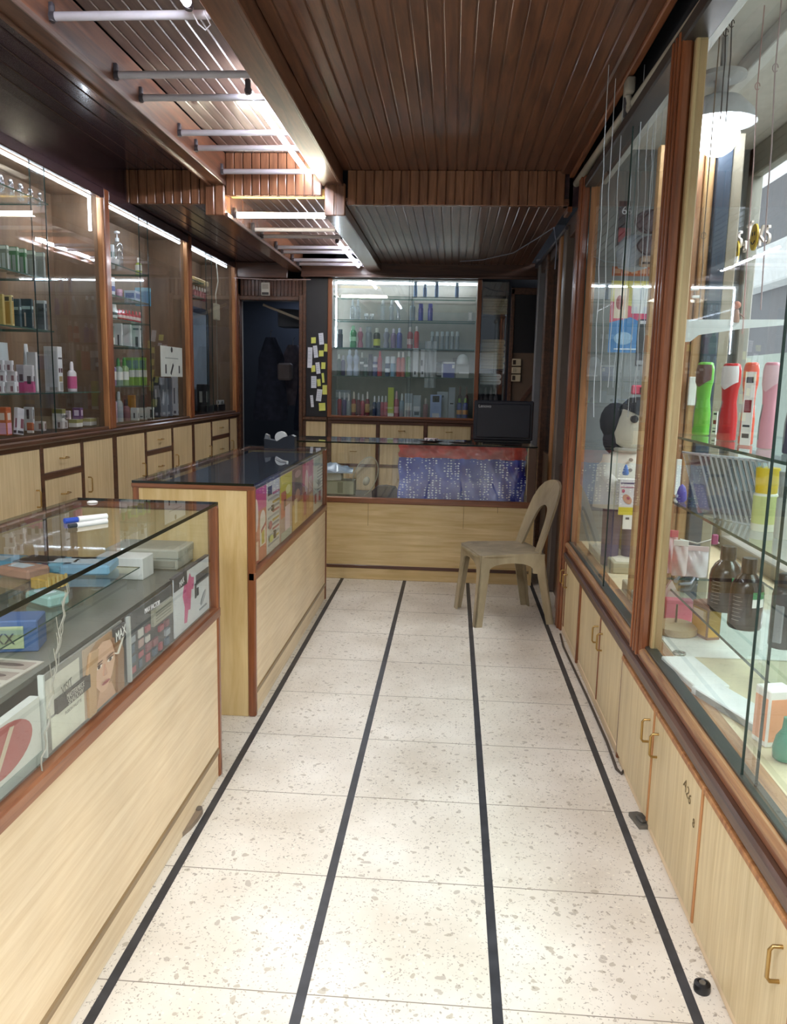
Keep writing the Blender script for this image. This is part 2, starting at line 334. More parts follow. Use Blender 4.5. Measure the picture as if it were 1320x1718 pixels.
# ------------------------------------------------------------------ lamps in the ceiling trough
UNLIT = plain('#b9b8c2', .25)
def tube_lamp(p, q, mat, label, r=.014, group=None, holders=True):
    p = Vector(p); q = Vector(q); d = (q-p).normalized()
    t = thing('fluorescent_tube_lamp', label, 'lamp', (p+q)/2, group)
    MB().tube([p+d*.012, q-d*.012], r, 14).build('tube', mat, t)
    if holders:
        for s_, c in ((1, p), (-1, q)):
            e = MB(); e.tube([c-d*s_*.004, c+d*s_*.016], r*1.15, 12); e.box(c.x-.011, c.x+.011, c.y-.011, c.y+.011, c.z, c.z+.045, 0, .003)
            e.tube([c+Vector((0, 0, .03)), c+Vector((0, 0, -.018))], r*.9, 10)
            e.build('end_holder', GREYD, t)
    return t
ordn = ['nearest', 'second nearest', 'third nearest', 'fourth nearest', 'fifth nearest', 'sixth nearest']
for i, y in enumerate((2.94, 3.48, 3.75, 4.26, 4.53, 5.02)):
    tube_lamp((-1.447, y, 2.665), (-.86, y, 2.665), UNLIT, f'unlit grey tube across the front ceiling trough, {ordn[i]} to the entrance', .015, 'unlit cross tubes in the front trough')
for i, y in enumerate((5.76, 6.02, 6.50, 6.72, 7.15, 7.40)):
    tube_lamp((-1.44, y, 2.462), (-.84, y, 2.462), UNLIT, f'unlit pale tube across the rear ceiling trough, {ordn[i]} to the entrance', .014, 'unlit cross tubes in the rear trough')
tube_lamp((-1.435, 5.27, 2.462), (-.835, 5.27, 2.462), E_WARM, 'lit white tube across the rear trough just behind the slatted step', .017)
tube_lamp((-.935, 3.67, 2.668), (-.93, 5.18, 2.668), E_TUBE, 'long lit tube running lengthwise in the front trough, left of the pair')
tube_lamp((-.868, 3.95, 2.668), (-.865, 5.03, 2.668), E_TUBE, 'long lit tube of the front pair nearest the right box frame')
tube_lamp((-.935, 1.5, 2.668), (-.932, 2.87, 2.668), E_TUBE, 'lit lengthwise tube whose end peeks in at the top edge')
tube_lamp((-.905, 6.18, 2.462), (-.90, 7.50, 2.462), E_TUBE, 'lit lengthwise tube in the rear ceiling trough')
b = MB(); b.tube([(-.93, 2.88, 2.66), (-.91, 2.90, 2.62), (-.885, 2.90, 2.60), (-.87, 2.91, 2.62), (-.89, 2.9, 2.66)], .0025, 6); b.build('loop_of_wire', GREYP, top=('thin pale loop of wire hanging from the end of the nearest lit tube', 'wire'))
# conduit pipes above the right-hand glass
for (y0, z0, y1, z1, lb) in ((1.2, 2.50, 3.66, 2.575, 'near length of grey conduit pipe above the right showcase glass'), (3.60, 2.585, 5.34, 2.64, 'far length of grey conduit pipe above the right showcase glass'), (5.5, 2.44, 7.3, 2.46, 'thin dark rear length of conduit pipe by the right pillar')):
    t = thing('conduit_pipe', lb, 'pipe', (.70, (y0+y1)/2, z0), 'conduit pipes above the right showcase')
    MB().tube([(.70, y0, z0), (.70, y1, z1)], .021 if y0 < 5 else .012, 14).build('pipe', plain('#b8b5a8', .3) if y0 < 5 else GREYD, t)
    MB().box(.674, .735, y1-.03, y1-.005, z1-.03, z1+.05, 0, .004).build('end_bracket', GREYD, t)
b = MB(); b.box(.655, .69, 3.50, 3.58, 2.60, 2.66, 0, .006); b.tube([(.67, 3.54, 2.6), (.68, 3.55, 2.56), (.70, 3.56, 2.55)], .012, 8); b.build('wall_bracket', plain('#9a968c', .5), top=('small beige bracket joining the two grey pipes at the ceiling edge', 'bracket'))
b = MB(); b.tube([(-2.06, 7.50, 2.345), (-1.7, 7.52, 2.335), (-1.35, 7.56, 2.345)], .004, 6); b.build('wire', plain('#a58f8a', .6), top=('thin sagging wire strung across the lintel above the dark doorway', 'wire'))
b = MB(); b.tube([(.02, 7.2, 2.47), (.2, 6.9, 2.44), (.42, 6.4, 2.42), (.56, 6.0, 2.46), (.64, 5.7, 2.48), (.66, 5.65, 2.35), (.655, 5.65, 2.2)], .004, 6); b.build('wire', plain('#8c93a8', .6), top=('thin loose wire sagging under the rear ceiling toward the right pillar', 'wire'))
# ------------------------------------------------------------------ glass pane with dark edges (pane in the YZ plane or XZ plane)
def pane(parent, name, mat, axis, c, a0, a1, z0, z1, th=.006, edge=EDGE):
    b = MB()
    if axis == 'X':
        b.add([(c, a0, z0), (c, a1, z0), (c, a1, z1), (c, a0, z1)], [(0, 1, 2, 3)], 0)
        for a in (a0, a1): b.box(c-th/2, c+th/2, a-.0015, a+.0015, z0, z1, 1)
    else:
        b.add([(a0, c, z0), (a1, c, z0), (a1, c, z1), (a0, c, z1)], [(0, 1, 2, 3)], 0)
        for a in (a0, a1): b.box(a-.0015, a+.0015, c-th/2, c+th/2, z0, z1, 1)
    return b.build(name, [mat, edge], parent)
def gshelf(parent, x0, x1, y0, y1, z, th=.007, name='glass_shelf', mat=None):
    b = MB(); b.add([(x0, y0, z), (x1, y0, z), (x1, y1, z), (x0, y1, z)], [(0, 1, 2, 3)], 0)
    for (a, c, d, e) in ((x0, x1, y0, y0+.001), (x0, x1, y1-.001, y1), (x0, x0+.001, y0, y1), (x1-.001, x1, y0, y1)): b.box(a, c, d, e, z-th, z, 1)
    return b.build(name, [mat or SHELFG, GEDGE], parent)
def handle(parent, p, axis='z', n=(1, 0, 0), L=.07, mat=None, name='handle'):
    """D handle: p centre on the door, n outward"""
    n = Vector(n); a = Vector((0, 0, 1)) if axis == 'z' else Vector((0, 0, 1)).cross(n)
    p = Vector(p); pts = [p-a*L/2, p-a*L/2+n*.018, p-a*(L/2-.008)+n*.024, p+a*(L/2-.008)+n*.024, p+a*L/2+n*.018, p+a*L/2]
    return MB().tube(pts, .0042, 8).build(name, mat or BRASS, parent)
# ------------------------------------------------------------------ left wall: three base cabinets, three glazed showcases
ZL = 1.11
yb = lambda x, y=700: at(x, y, 0, XL).y
seam = [3.25, yb(68, 742), yb(136, 733), yb(191, 722), yb(243, 713), yb(288, 706), yb(323, 700), yb(354, 697), yb(384, 692), 7.62]
print('left seams', [round(v, 2) for v in seam])
def base_left(y0, ya, yb_, y1, label, near=None):
    t = thing('base_cabinet', label, 'cabinet', (XL-.17, (y0+y1)/2, 0), 'base cabinets along the left wall')
    MB().box(XL-.34, XL-.02, y0, y1, 0, ZL-.03).build('body', LAM_V, t)
    b = MB(); f = XL
    for y in (y0+.012, ya, yb_, y1-.012): b.box(f-.02, f+.006, y-.016, y+.016, 0, ZL-.03, 0, .003)
    zm = ZL-.155-.045
    b.box(f-.02, f+.005, ya, yb_, zm-.018, zm+.018, 0, .003); b.box(f-.02, f+.005, y0, y1, 0, .07, 0, .003); b.box(f-.02, f+.004, y0, y1, ZL-.055, ZL-.028, 0, .003)
    b.build('frame', DARKTRIM, t)
    for (a, c, hx) in ((y0+.028, ya-.016, 1), (yb_+.016, y1-.028, -1)):
        d = MB().box(f-.018, f+.001, a, c, .07, ZL-.055, 0, .002).build('door', LAM_V, t)
        handle(d, (f, (c-.05) if hx > 0 else (a+.05), ZL-.30), 'z', (1, 0, 0), .085)
    for (z0, z1) in ((zm+.018, ZL-.055), (zm-.20, zm-.018)):
        d = MB().box(f-.018, f+.001, ya+.016, yb_-.016, z0, z1, 0, .002).build('drawer', LAM_V, t)
        handle(d, (f, (ya+yb_)/2, (z0+z1)/2), 'y', (1, 0, 0), .07)
    MB().box(f-.018, f+.001, ya+.016, yb_-.016, .07, zm-.22, 0, .002).build('lower_door', LAM_V, t)
base_left(2.7, seam[1], seam[2], seam[3], 'beige base cabinet on the left wall under the cream and pink box shelves')
base_left(seam[3], seam[4], seam[5], seam[6], 'middle beige base cabinet on the left wall under the red bottles')
base_left(seam[6], seam[7], seam[8], 7.62, 'farthest beige base cabinet on the left wall, beside the dark doorway')
b = MB(); b.box(XL-.36, XL+.025, 1.6, 7.64, ZL-.03, ZL, 0, .008); b.build('ledge_board', SILL if 0 else DARKTRIM, top=('long dark brown ledge board on top of the left wall cabinets', 'ledge'))
SHZ = {}
def showcase(y0, y1, pane_y, shelves, label, led=(None, None), post=.07):
    t = thing('wall_showcase', label, 'showcase', (XL-.17, (y0+y1)/2, ZL), 'glazed showcases along the left wall')
    ztop = 2.46; D = .34
    b = MB(); b.box(XL-D, XL-D+.015, y0, y1, ZL, ZC2); b.box(XL-D, XL-.01, y0, y0+.015, ZL, ZC2); b.box(XL-D, XL-.01, y1-.015, y1, ZL, ZC2); b.box(XL-D, XL, y0, y1, ztop+.01, ZC2-.002)
    b.build('case', BOARD, t)
    b = MB()
    b.box(XL-.02, XL+.02, y1-post, y1, ZL, ZC2-.002, 0, .006); b.box(XL-.022, XL+.012, y1-post-.016, y1-post+.002, ZL, ztop, 1, .004)
    b.build('post', [TRIM_Z, OAK], t)
    b = MB(); b.box(XL-.02, XL+.018, y0, y1, ztop-.02, ZC2-.002, 0, .006); b.build('top_rail', CEIL_D, t)
    MB().box(XL-.012, XL+.008, y0, y1, ZL, ZL+.018, 0, .003).build('bottom_track', DARKTRIM, t)
    pane(t, 'sliding_glass', GLASS_SMK, 'X', XL-.004, y0, pane_y+.12, ZL+.018, ztop-.02)
    pane(t, 'sliding_glass', GLASS_SMK, 'X', XL-.016, pane_y, y1-post, ZL+.018, ztop-.02)
    b = MB(); ly0, ly1 = led; b.box(XL-.05, XL-.038, ly0, ly1, ztop-.03, ztop-.018)
    if y1 < 5: b.box(XL-.05, XL-.038, ly1-.012, ly1, ztop-.21, ztop-.02)
    b.build('led_strip', E_LED, t)
    for (z, sy0, sy1) in shelves: gshelf(t, XL-D+.02, XL-.035, sy0, sy1, z)
    return t
zz = lambda x, y: round(at(x, y, 0, XL-.09).z, 3)
A = dict(s1=zz(120, 657), s2=zz(40, 551), s3=zz(40, 462), s4=zz(40, 332))
Bz = dict(s1=zz(215, 647), s2=zz(215, 582), s3=zz(215, 540), s4=zz(215, 504), s5=zz(215, 455))
Cz = dict(s1=zz(335, 502), s2=zz(335, 477))
print('shelves', A, Bz, Cz)
showcase(2.2, seam[3], yb(76, 730), [(z, 2.25, (seam[3]-.08) if k in ('s1',) else yb(80, 600)+.15) for k, z in A.items()], 'large glazed showcase on the left wall with pink and white cosmetic boxes', (2.3, seam[3]-.12))
showcase(seam[3]+.002, seam[6], yb(246, 712), [(z, seam[3]+.03, yb(250, 600)+.12) for z in Bz.values()], 'middle glazed showcase on the left wall with small red bottles', (seam[3]+.1, seam[6]-.1))
showcase(seam[6]+.002, 7.62, yb(352, 697), [(Cz['s1'], seam[6]+.03, yb(345, 600)+.1), (Cz['s2']+.0, seam[6]+.03, yb(345, 600)+.1)], 'farthest left showcase with a bluish glass panel, next to the doorway', (seam[6]+.1, 7.45))
# ------------------------------------------------------------------ back wall: base cabinet, glazed window, pilaster, right case
ZBK = 1.08
xb = lambda x, y=700: at(x, y, 1, YB).x
t = thing('base_cabinet', 'wide beige base cabinet of drawers under the bottle showcase on the back wall', 'cabinet', (-.5, YB+.18, 0))
cols = [xb(553, 720), xb(634, 720), xb(714, 720), xb(793, 720)]
MB().box(cols[0], cols[3], YB, YB+.36, 0, ZBK-.03).build('body', LAM_V, t)
b = MB()
for x in cols: b.box(x-.017, x+.017, YB-.022, YB, 0, ZBK-.02, 0, .003)
zr = [ZBK-.045, .875, .62, .35]
for z in zr: b.box(cols[0], cols[3], YB-.02, YB, z-.014, z+.014, 0, .003)
b.build('frame', DARKTRIM_X, t)
for i in range(3):
    for k in range(3):
        z1, z0 = zr[k]-.014, zr[k+1]+.014
        d = MB().box(cols[i]+.019, cols[i+1]-.019, YB-.012, YB-.001, z0, z1, 0, .003).build('drawer', LAM_V, t)
        if not (k == 0 and i == 0): handle(d, ((cols[i]+cols[i+1])/2, YB-.012, (z0+z1)/2+.01), 'y', (0, -1, 0), .06)
b = MB(); b.box(cols[0]-.02, cols[3]+.03, YB-.03, YB+.36, ZBK-.03, ZBK, 0, .006); b.build('ledge_board', DARKTRIM_X, top=('dark brown ledge board under the glazed bottle showcase on the back wall', 'ledge'))
t = thing('wall_showcase', 'wide glazed showcase full of bottles and sprays in the middle of the back wall', 'showcase', (-.5, YB+.18, ZBK))
wx0, wx1 = xb(555, 600), xb(799, 600)
b = MB(); b.box(wx0, wx1, YB+.32, YB+.335, ZBK, 2.38); b.box(wx0, wx0+.012, YB, YB+.32, ZBK, 2.38); b.box(wx1-.012, wx1, YB, YB+.32, ZBK, 2.38); b.box(wx0, wx1, YB, YB+.32, 2.37, 2.38); b.build('case', plain('#8f8c82', .7), t)
for x0, x1 in ((wx0-.03, wx0+.012), (wx1-.012, wx1+.03)): MB().box(x0, x1, YB-.03, YB+.01, ZBK, 2.38, 0, .005).build('post', TRIM_Z, t)
MB().box(wx0, wx1, YB-.03, YB, ZBK, ZBK+.02, 0, .004).build('bottom_rail', TRIM_X, t)
zb = lambda x, y: round(at(x, y, 1, YB+.1).z, 3)
BK = dict(a=zb(750, 500), b=zb(720, 539), c=zb(620, 584), d=zb(620, 631), e=ZBK+.012)
print('back shelves', BK)
for k in 'abcd': gshelf(t, wx0+.02, wx1-.02, YB+.02, YB+.30, BK[k])
pane(t, 'sliding_glass', GLASS_BACK, 'Y', YB-.008, wx0+.01, xb(684, 600)+.03, ZBK+.02, 2.38)
pane(t, 'sliding_glass', GLASS_BACK, 'Y', YB-.016, xb(684, 600), wx1-.01, ZBK+.02, 2.38)
b = MB(); b.box(wx0+.02, wx1-.02, YB+.20, YB+.212, 2.352, 2.364); b.box(wx0+.014, wx0+.022, YB+.20, YB+.21, 1.75, 2.352); b.build('led_strip', E_LED, t)  # full-width strip added to brighten the bottles, upright strip at the bright left corner
# dark pilaster with sticky notes
px0, px1 = -1.445, wx0-.03
t = thing('pilaster', 'dark blue-black panel between the doorway and bottle showcase, covered in paper notes', 'panel', ((px0+px1)/2, YB, 0))
MB().box(px0, px1, YB-.005, YB+.30, ZBK, 2.38, 0, .003).build('dark_panel', plain('#25252c', .35), t)
b = MB(); b.box(px0, px0+.03, YB-.035, YB-.003, ZBK, 2.38, 0, .004); b.box(px0, px1, YB-.03, YB-.003, ZBK-.03, ZBK, 0, .004); b.build('edge_strip', DARKTRIM, t)
MB().box(px0, px1, YB, YB+.3, 0, ZBK-.03).build('base_body', DARKTRIM_X, t)
MB().box(px0+.03, px1-.015, YB-.012, YB-.001, ZBK-.2, ZBK-.045, 0, .003).build('drawer', LAM_V, t)
MB().box(px0+.03, px1-.015, YB-.012, YB-.001, .3, ZBK-.225, 0, .003).build('lower_door', LAM_V, t)
notes = [(522, 566, 530, 576, 'y'), (535, 559, 543, 578, 'w'), (544, 577, 551, 590, 'y'), (526, 580, 533, 600, 'w'), (516, 583, 524, 617, 'w'), (535, 588, 543, 598, 'y'), (530, 608, 537, 627, 'w'), (539, 608, 546, 619, 'y'), (522, 613, 529, 624, 'y'),
 (522, 631, 531, 651, 'w'), (532, 636, 538, 648, 'y'), (540, 626, 544, 642, 'y'), (541, 646, 549, 662, 'y'), (531, 653, 540, 673, 'w'), (521, 663, 526, 683, 'w'), (535, 676, 546, 689, 'y')]
NL = {0: 'small yellow note at the top left of the dark pilaster', 1: 'white slip, highest of the papers on the dark pilaster', 2: 'tilted yellow note at the right edge, below the highest white slip', 3: 'white slip left of the small square yellow note on the pilaster', 4: 'tallest white strip at the left edge of the dark pilaster', 5: 'small square yellow note under the tilted one on the pilaster', 6: 'white slip in the middle of the pilaster, left of a yellow note', 7: 'yellow note just right of the middle white slip on the pilaster', 8: 'yellow note overlapping the foot of the tallest white strip', 9: 'wide tilted white slip on the lower left of the pilaster', 10: 'small yellow note right of the wide tilted white slip', 11: 'narrow yellow note at the right edge above the curled one', 12: 'curled yellow note at the right edge, lower half of the pilaster', 13: 'lowest wide white slip on the pilaster, left of the curled note', 14: 'narrow lowest white slip at the left of the pilaster', 15: 'big tilted yellow note at the very bottom of the pilaster'}
for i, (x0, y0, x1, y1, c) in enumerate(notes):
    p = at((x0+x1)/2, (y0+y1)/2, 1, YB-.006); w = (x1-x0)/FPX*7.6; h = (y1-y0)/FPX*7.6
    mb = MB(TR(p, 0, 0, random.uniform(-.15, .15))); n = 6; vs = []
    for k in range(n+1):
        z = -h/2+h*k/n; yy = -.002-.012*(1-k/n)**2; vs += [(-w/2, yy, z), (w/2, yy-.003*(1-k/n), z)]
    fs = [(2*k, 2*k+1, 2*k+3, 2*k+2) for k in range(n)]; mb.add(vs, fs)
    if c == 'w':
        for k in range(4): mb.box(-w*.35, w*.3, -.0165, -.0155, h*(.3-.17*k)-.001, h*(.3-.17*k)+.001, 1)
    mb.build('paper_note', [plain('#d7db70' if c == 'y' else '#dfe4ee', .7), plain('#8a90a0', .7)], top=(NL[i], 'note', 'paper notes on the dark pilaster'))
# right case on the back wall with folded towels, and the door beside it
t = thing('tall_shelf_case', 'narrow dark shelf case holding folded towels, right of the bottle showcase', 'case', (.33, YB+.2, 0))
cx0, cx1 = wx1+.03, xb(853, 600)
b = MB(); b.box(cx0, cx1, YB+.34, YB+.36, 0, 2.38); b.box(cx0, cx0+.012, YB, YB+.34, 0, 2.38); b.box(cx1-.03, cx1, YB, YB+.34, 0, 2.38); b.build('case', plain('#1d2030', .6), t)
TW = dict(a=zb(825, 529), b=zb(825, 619), c=zb(825, 645), d=ZBK)
for z in TW.values(): MB().box(cx0+.012, cx1-.03, YB+.01, YB+.34, z-.012, z).build('shelf', plain('#2a2c38', .5), t)
MB().box(cx0, cx1, YB, YB+.34, 0, ZBK-.03).build('base_body', LAM_V, t)
pane(t, 'glass_front', GLASS_BACK, 'Y', YB-.005, cx0, cx1-.02, ZBK, 2.36)
t = thing('door_2', '', '', (.62, YB, 0)); t['kind'] = 'structure'; del t['label']; del t['category']
dx0, dx1 = cx1, .78
b = MB(); b.box(dx0, dx0+.035, YB-.03, YB+.03, 0, 2.30, 0, .004); b.box(dx1-.04, dx1, YB-.03, YB+.03, 0, 2.30, 0, .004); b.box(dx0, dx1, YB-.03, YB+.03, 2.25, 2.31, 0, .004); b.build('frame', DARKTRIM, t)
MB().box(dx0+.035, dx1-.04, YB+.0, YB+.02, 0, 1.72).build('panel', plain('#6a5545', .5), t)
MB().box(dx0+.035, dx1-.04, YB+.0, YB+.02, 1.72, 2.25).build('dark_upper_panel', plain('#1f1d22', .3), t)
b = MB(); b.prism([(dx0+.035, 1.10), (dx0+.035, 1.16), (dx1-.04, 1.44), (dx1-.04, 1.38)], YB-.02, YB+.0); b.build('diagonal_brace', DARKTRIM_X, t)
for k, (z0, z1) in enumerate(((1.60, 1.665), (1.53, 1.59), (1.455, 1.52))):
    p0 = at(858, 600, 1, YB); s_ = thing('wall_switch', ['upper', 'middle', 'lower'][k]+' beige switch box on the brown door panel', 'switch', (p0.x+.045, YB-.02, z0), 'switch boxes on the brown door panel')
    MB().box(p0.x, p0.x+.09, YB-.03, YB-.001, z0, z1, 0, .004).build('box', plain('#c9b99c', .5), s_)
    MB().box(p0.x+.012, p0.x+.04, YB-.034, YB-.029, z0+.012, z1-.012, 0, .002).build('rocker', plain('#3a2c22' if k != 1 else '#a89a80', .4), s_)
# ------------------------------------------------------------------ service counters
def counter_y(label, x0, x1, y0, y1, zr, label_end, endwall=True):
    """counter running along Y whose customer side faces +X"""
    zt = 1.005; t = thing('service_counter', label, 'counter', ((x0+x1)/2, (y0+y1)/2, 0)); f = x1
    b = MB(); b.box(f-.02, f-.002, y0+.02, y1-.02, .115, zr-.035); b.build('front_panel', LAM_H, t)
    MB().box(f-.03, f-.004, y0+.02, y1-.02, 0, .095, 0, .003).build('kick_panel', LAM_H, t)
    MB().box(f-.022, f+.003, y0+.03, y1-.03, .093, .117, 0, .004).build('kick_trim', wood('weathered_trim', '#7d6547', '#9c815b', 'Y'), t)
    MB().box(f-.028, f+.006, y0, y1, zr-.04, zr, 0, .006).build('rail', TRIM, t)
    for (a, c) in ((y0, y0+.028), (y1-.028, y1)):
        MB().box(f-.03, f+.004, a, c, 0, zt-.012, 0, .006).build('corner_post', TRIM_Z, t)
    for (a, c, nm) in ((y0, y0+.02, 'end_panel'), (y1-.02, y1, 'end_panel')):
        MB().box(x0, f-.03, a+.004, c, 0, zt-.03, 0, .002).build(nm, LAM_D, t)
        MB().box(x0-.004, f+.002, a-.002, c+.004, zt-.03, zt-.008, 0, .005).build('end_trim', TRIM_X, t)
    MB().box(x0, x0+.03, y0, y0+.03, 0, zt-.01, 0, .006).build('corner_post', TRIM_Z, t)
    MB().box(x0-.004, x0+.022, y0, y1, zt-.03, zt-.008, 0, .005).build('back_trim', TRIM, t)
    MB().box(x0, f-.03, y0+.02, y1-.02, zr-.03, zr-.012).build('deck_board', plain('#8b8778', .5), t)
    MB().box(x0, x0+.015, y0+.02, y1-.02, 0, zr-.03).build('back_panel', LAM_D, t)
    b = MB(); b.add([(x0, y0, zt), (f, y0, zt), (f, y1, zt), (x0, y1, zt)], [(0, 1, 2, 3)])
    b.box(f-.001, f+.001, y0, y1, zt-.010, zt, 1); b.box(x0, f, y0, y0+.001, zt-.010, zt, 1); b.box(x0, f, y1-.001, y1, zt-.01, zt, 1)
    b.build('glass_top', [GLASS_TOP, plain('#0f1a17', .1)], t)
    b = MB(); b.add([(f-.010, y0+.028, zr), (f-.010, y1-.028, zr), (f-.010, y1-.028, zt-.012), (f-.010, y0+.028, zt-.012)], [(0, 1, 2, 3)]); b.build('glass_front', GLASS, t)
    return t
c1 = counter_y('near-left glass-topped counter with open front glass showing make-up posters', -1.30, -.80, .5, 2.68, .635, '')
c2 = counter_y('second glass-topped counter, its front glass lined with bright magazine sheets', -1.31, -.80, 3.18, 5.09, .635, '')
MB().box(-1.28, -.84, 3.21, 5.06, .955, .965).build('tray_board', plain('#2a3344', .3), c2)
# back counter
t = thing('service_counter', 'glass-fronted counter across the rear with blue bubble wrap behind its glass', 'counter', (-.3, 5.9, 0)); bc = t
X0, X1, F, G = -1.25, .60, 5.65, 6.15
b = MB(); b.box(X0, X1, F+.002, F+.02, .105, .565); b.build('front_panel', LAM_X, t)
b = MB()
for x in (-.585, .10, .34): b.box(x-.0015, x+.0015, F, F+.004, .40 if x < .2 else .52, .565)
b.build('panel_joint', plain('#8f7a50', .6), t)
MB().box(X0, X1, F+.004, F+.03, 0, .085, 0, .003).build('kick_panel', LAM_X, t)
MB().box(X0, X1-.05, F-.004, F+.02, .083, .108, 0, .004).build('kick_trim', DARKTRIM_X, t)
MB().box(X0, X1, F-.008, F+.03, .562, .605, 0, .006).build('rail', TRIM_X, t)
MB().box(X1-.06, X1, F-.004, F+.03, .605, .99, 0, .005).build('corner_post', plain('#5a4438', .4), t)
MB().box(X0, X1, F+.03, G, .57, .59).build('deck_board', plain('#6b6255', .6), t)
b = MB(); b.add([(X0, F, 1.0), (X1, F, 1.0), (X1, G, 1.0), (X0, G, 1.0)], [(0, 1, 2, 3)]); b.box(X0, X1, F-.001, F+.001, .99, 1.0, 1); b.box(X0, X1, G-.001, G+.001, .99, 1.0, 1); b.build('glass_top', [GLASS_TOP, plain('#0f1a17', .1)], t)
b = MB(); b.add([(X0, F+.008, .605), (X1-.06, F+.008, .605), (X1-.06, F+.008, .99), (X0, F+.008, .99)], [(0, 1, 2, 3)]); b.build('glass_front', GLASS, t)
MB().box(X0, X0+.02, F, G, 0, .99).build('end_panel', LAM_D, t)
MB().box(X1-.02, X1, F, G, 0, .99).build('end_panel', LAM_D, t)
# ------------------------------------------------------------------ right side: long base cabinets, sill, glazed display
XD = .68
px_seams = [(948, 1035), (956, 1053), (982, 1106), (1010, 1176), (1046, 1262), (1101, 1381), (1179, 1553)]
ys = [at(x, y, 2, .04).y for x, y in px_seams]; ys[0] = min(ys[0], 4.62); print('door seams', [round(v, 2) for v in ys])
ys += [1.38, .85]
def base_right(idx, label):
    ya, yc = ys[idx[0]], ys[idx[-1]+1]
    t = thing('base_cabinet', label, 'cabinet', (XD+.25, (ya+yc)/2, 0), 'base cabinets along the right side')
    b = MB(); b.box(XD+.02, XD+.60, yc, ya, 0, .455); b.build('body', LAM_V, t)
    MB().box(XD+.0, XD+.02, yc, ya, 0, .042, 0, .003).build('kick_strip', LAM_H, t)
    for n, i in enumerate(idx):
        y1, y0 = ys[i], ys[i+1]; over = .012 if i >= 4 else 0
        d = MB().box(XD-over, XD+.019, y0+.006, y1-.006, .045, .425 if i < 4 else .415, 0, .002).build('door', LAM_V, t)
        e = MB(); w = .02 if i < 4 else .026
        e.box(XD-over-.004, XD+.018, y0+.005, y1-.005, (.425 if i < 4 else .415)-.002, (.425 if i < 4 else .415)+.014, 0, .003)
        e.box(XD-over-.004, XD+.018, y0-.004, y0+.008, .045, .43, 0, .003)
        if i in (1, 3): e.box(XD-.012, XD+.02, y0-.014, y0+.004, .02, .45, 0, .003)
        e.build('edging', OAK if i >= 4 else TRIM_Z, d)
        near = (i % 2 == 0)
        hy = (y0+.055) if i in (0, 2, 4) else (y1-.055)
        if i == 6: hy = y0+.06
        handle(d, (XD-over, hy, .33), 'z', (-1, 0, 0), .075)
        if i == 5:
            text('A26', .045, plain('#6b5836', .6), TR((XD-over-.0008, y0+.13, .335), FACE_W, 0, .35), d)
            text('8', .036, plain('#6b5836', .6), TR((XD-over-.0008, y0+.055, .285), FACE_W, 0, .1), d)
    return t
base_right([0, 1], 'farthest pair of beige cupboard doors under the right display window')
base_right([2, 3], 'second pair of beige cupboard doors from the chair on the right side')
base_right([4], 'single beige cupboard door with worn oak edge beside the pencil-marked door, right side')
base_right([5], 'cupboard door with pencilled A26 and thick oak edge on the right side')
base_right([6, 7], 'nearest cupboard unit at the lower right with brass handle')
t = thing('display_sill', 'long stepped wooden sill under the right display windows', 'sill', (.72, 3, .43))
MB().box(XD-.012, XD+.10, .8, 4.66, .432, .475, 0, .008).build('lower_ledge', DARKTRIM, t)
MB().box(XD+.008, XD+.09, .8, 4.66, .473, .505, 0, .004).build('riser', TRIM, t)
MB().box(XD-.006, XD+.10, .8, 4.66, .503, .532, 0, .008).build('sill_board', SILL, t)
MB().box(XD+.012, XD+.05, .8, 4.6, .53, .540, 0, .002).build('glass_track', plain('#4a4c46', .35, .5), t)
# display window enclosure
XO = 1.55
t = thing('display_window', 'tall glazed display along the right side with wooden posts and sliding glass', 'display window', (1.1, 3, .53)); dw = t
MB().box(.72, XO+.05, .8, 4.72, .50, .528).build('floor_board', plain('#d9cba8', .5), t)
MB().box(.80, XO+.05, .8, 4.72, 2.70, 2.74).build('ceiling_board', plain('#dcdcda', .6), t)
MB().box(.76, .80, .8, 4.72, 2.52, 2.56, 0, .004).build('ceiling_batten', plain('#c4c8c8', .5), t)
MB().box(1.08, 1.13, .8, 4.7, 2.63, 2.70, 0, .004).build('ceiling_conduit', plain('#e6e8ea', .4), t)
pyA, pyB = 2.87, 2.72   # post between the two windows
b = MB(); b.box(.672, .705, pyB, pyA, .50, 2.52, 0, .008); b.box(.705, .74, pyB+.015, pyA-.015, .50, 2.52, 0, .006)
for k in range(3): b.box(.664, .675, pyB+.022+.04*k, pyB+.036+.04*k, .50, 2.52, 0, .004)
b.build('post', TRIM_Z, t)
MB().box(.706, .742, pyB-.02, pyB+.01, .53, 2.5, 0, .004).build('post_reveal', wood('pale_stained_reveal', '#a98a5c', '#cdb78d', 'Z', 1, .4, 12), t)
b = MB(); b.box(.665, .75, 4.60, 4.74, .0, 2.55, 0, .008); b.box(.655, .668, 4.64, 4.67, 0, 2.55, 0, .004); b.box(.655, .668, 4.69, 4.715, 0, 2.55, 0, .004); b.build('far_post', TRIM_Z, t)
MB().box(.70, .75, 4.58, 4.60, .53, 2.5, 0, .004).build('far_reveal', OAK, t)
MB().box(.67, .75, .8, 4.62, 2.485, 2.535, 0, .006).build('top_rail', plain('#34302f', .4), t)
pane(t, 'sliding_glass', GLASS, 'X', .700, .8, 1.80, .54, 2.49)
pane(t, 'sliding_glass', GLASS, 'X', .712, 1.745, pyB-.01, .54, 2.49)
pyC = at(1012, 980, 0, .7).y; print('far pane', pyC)
pane(t, 'sliding_glass', GLASS, 'X', .700, pyC, 4.58, .54, 2.49)
pane(t, 'sliding_glass', GLASS, 'X', .712, pyA, pyC+.06, .54, 2.49)
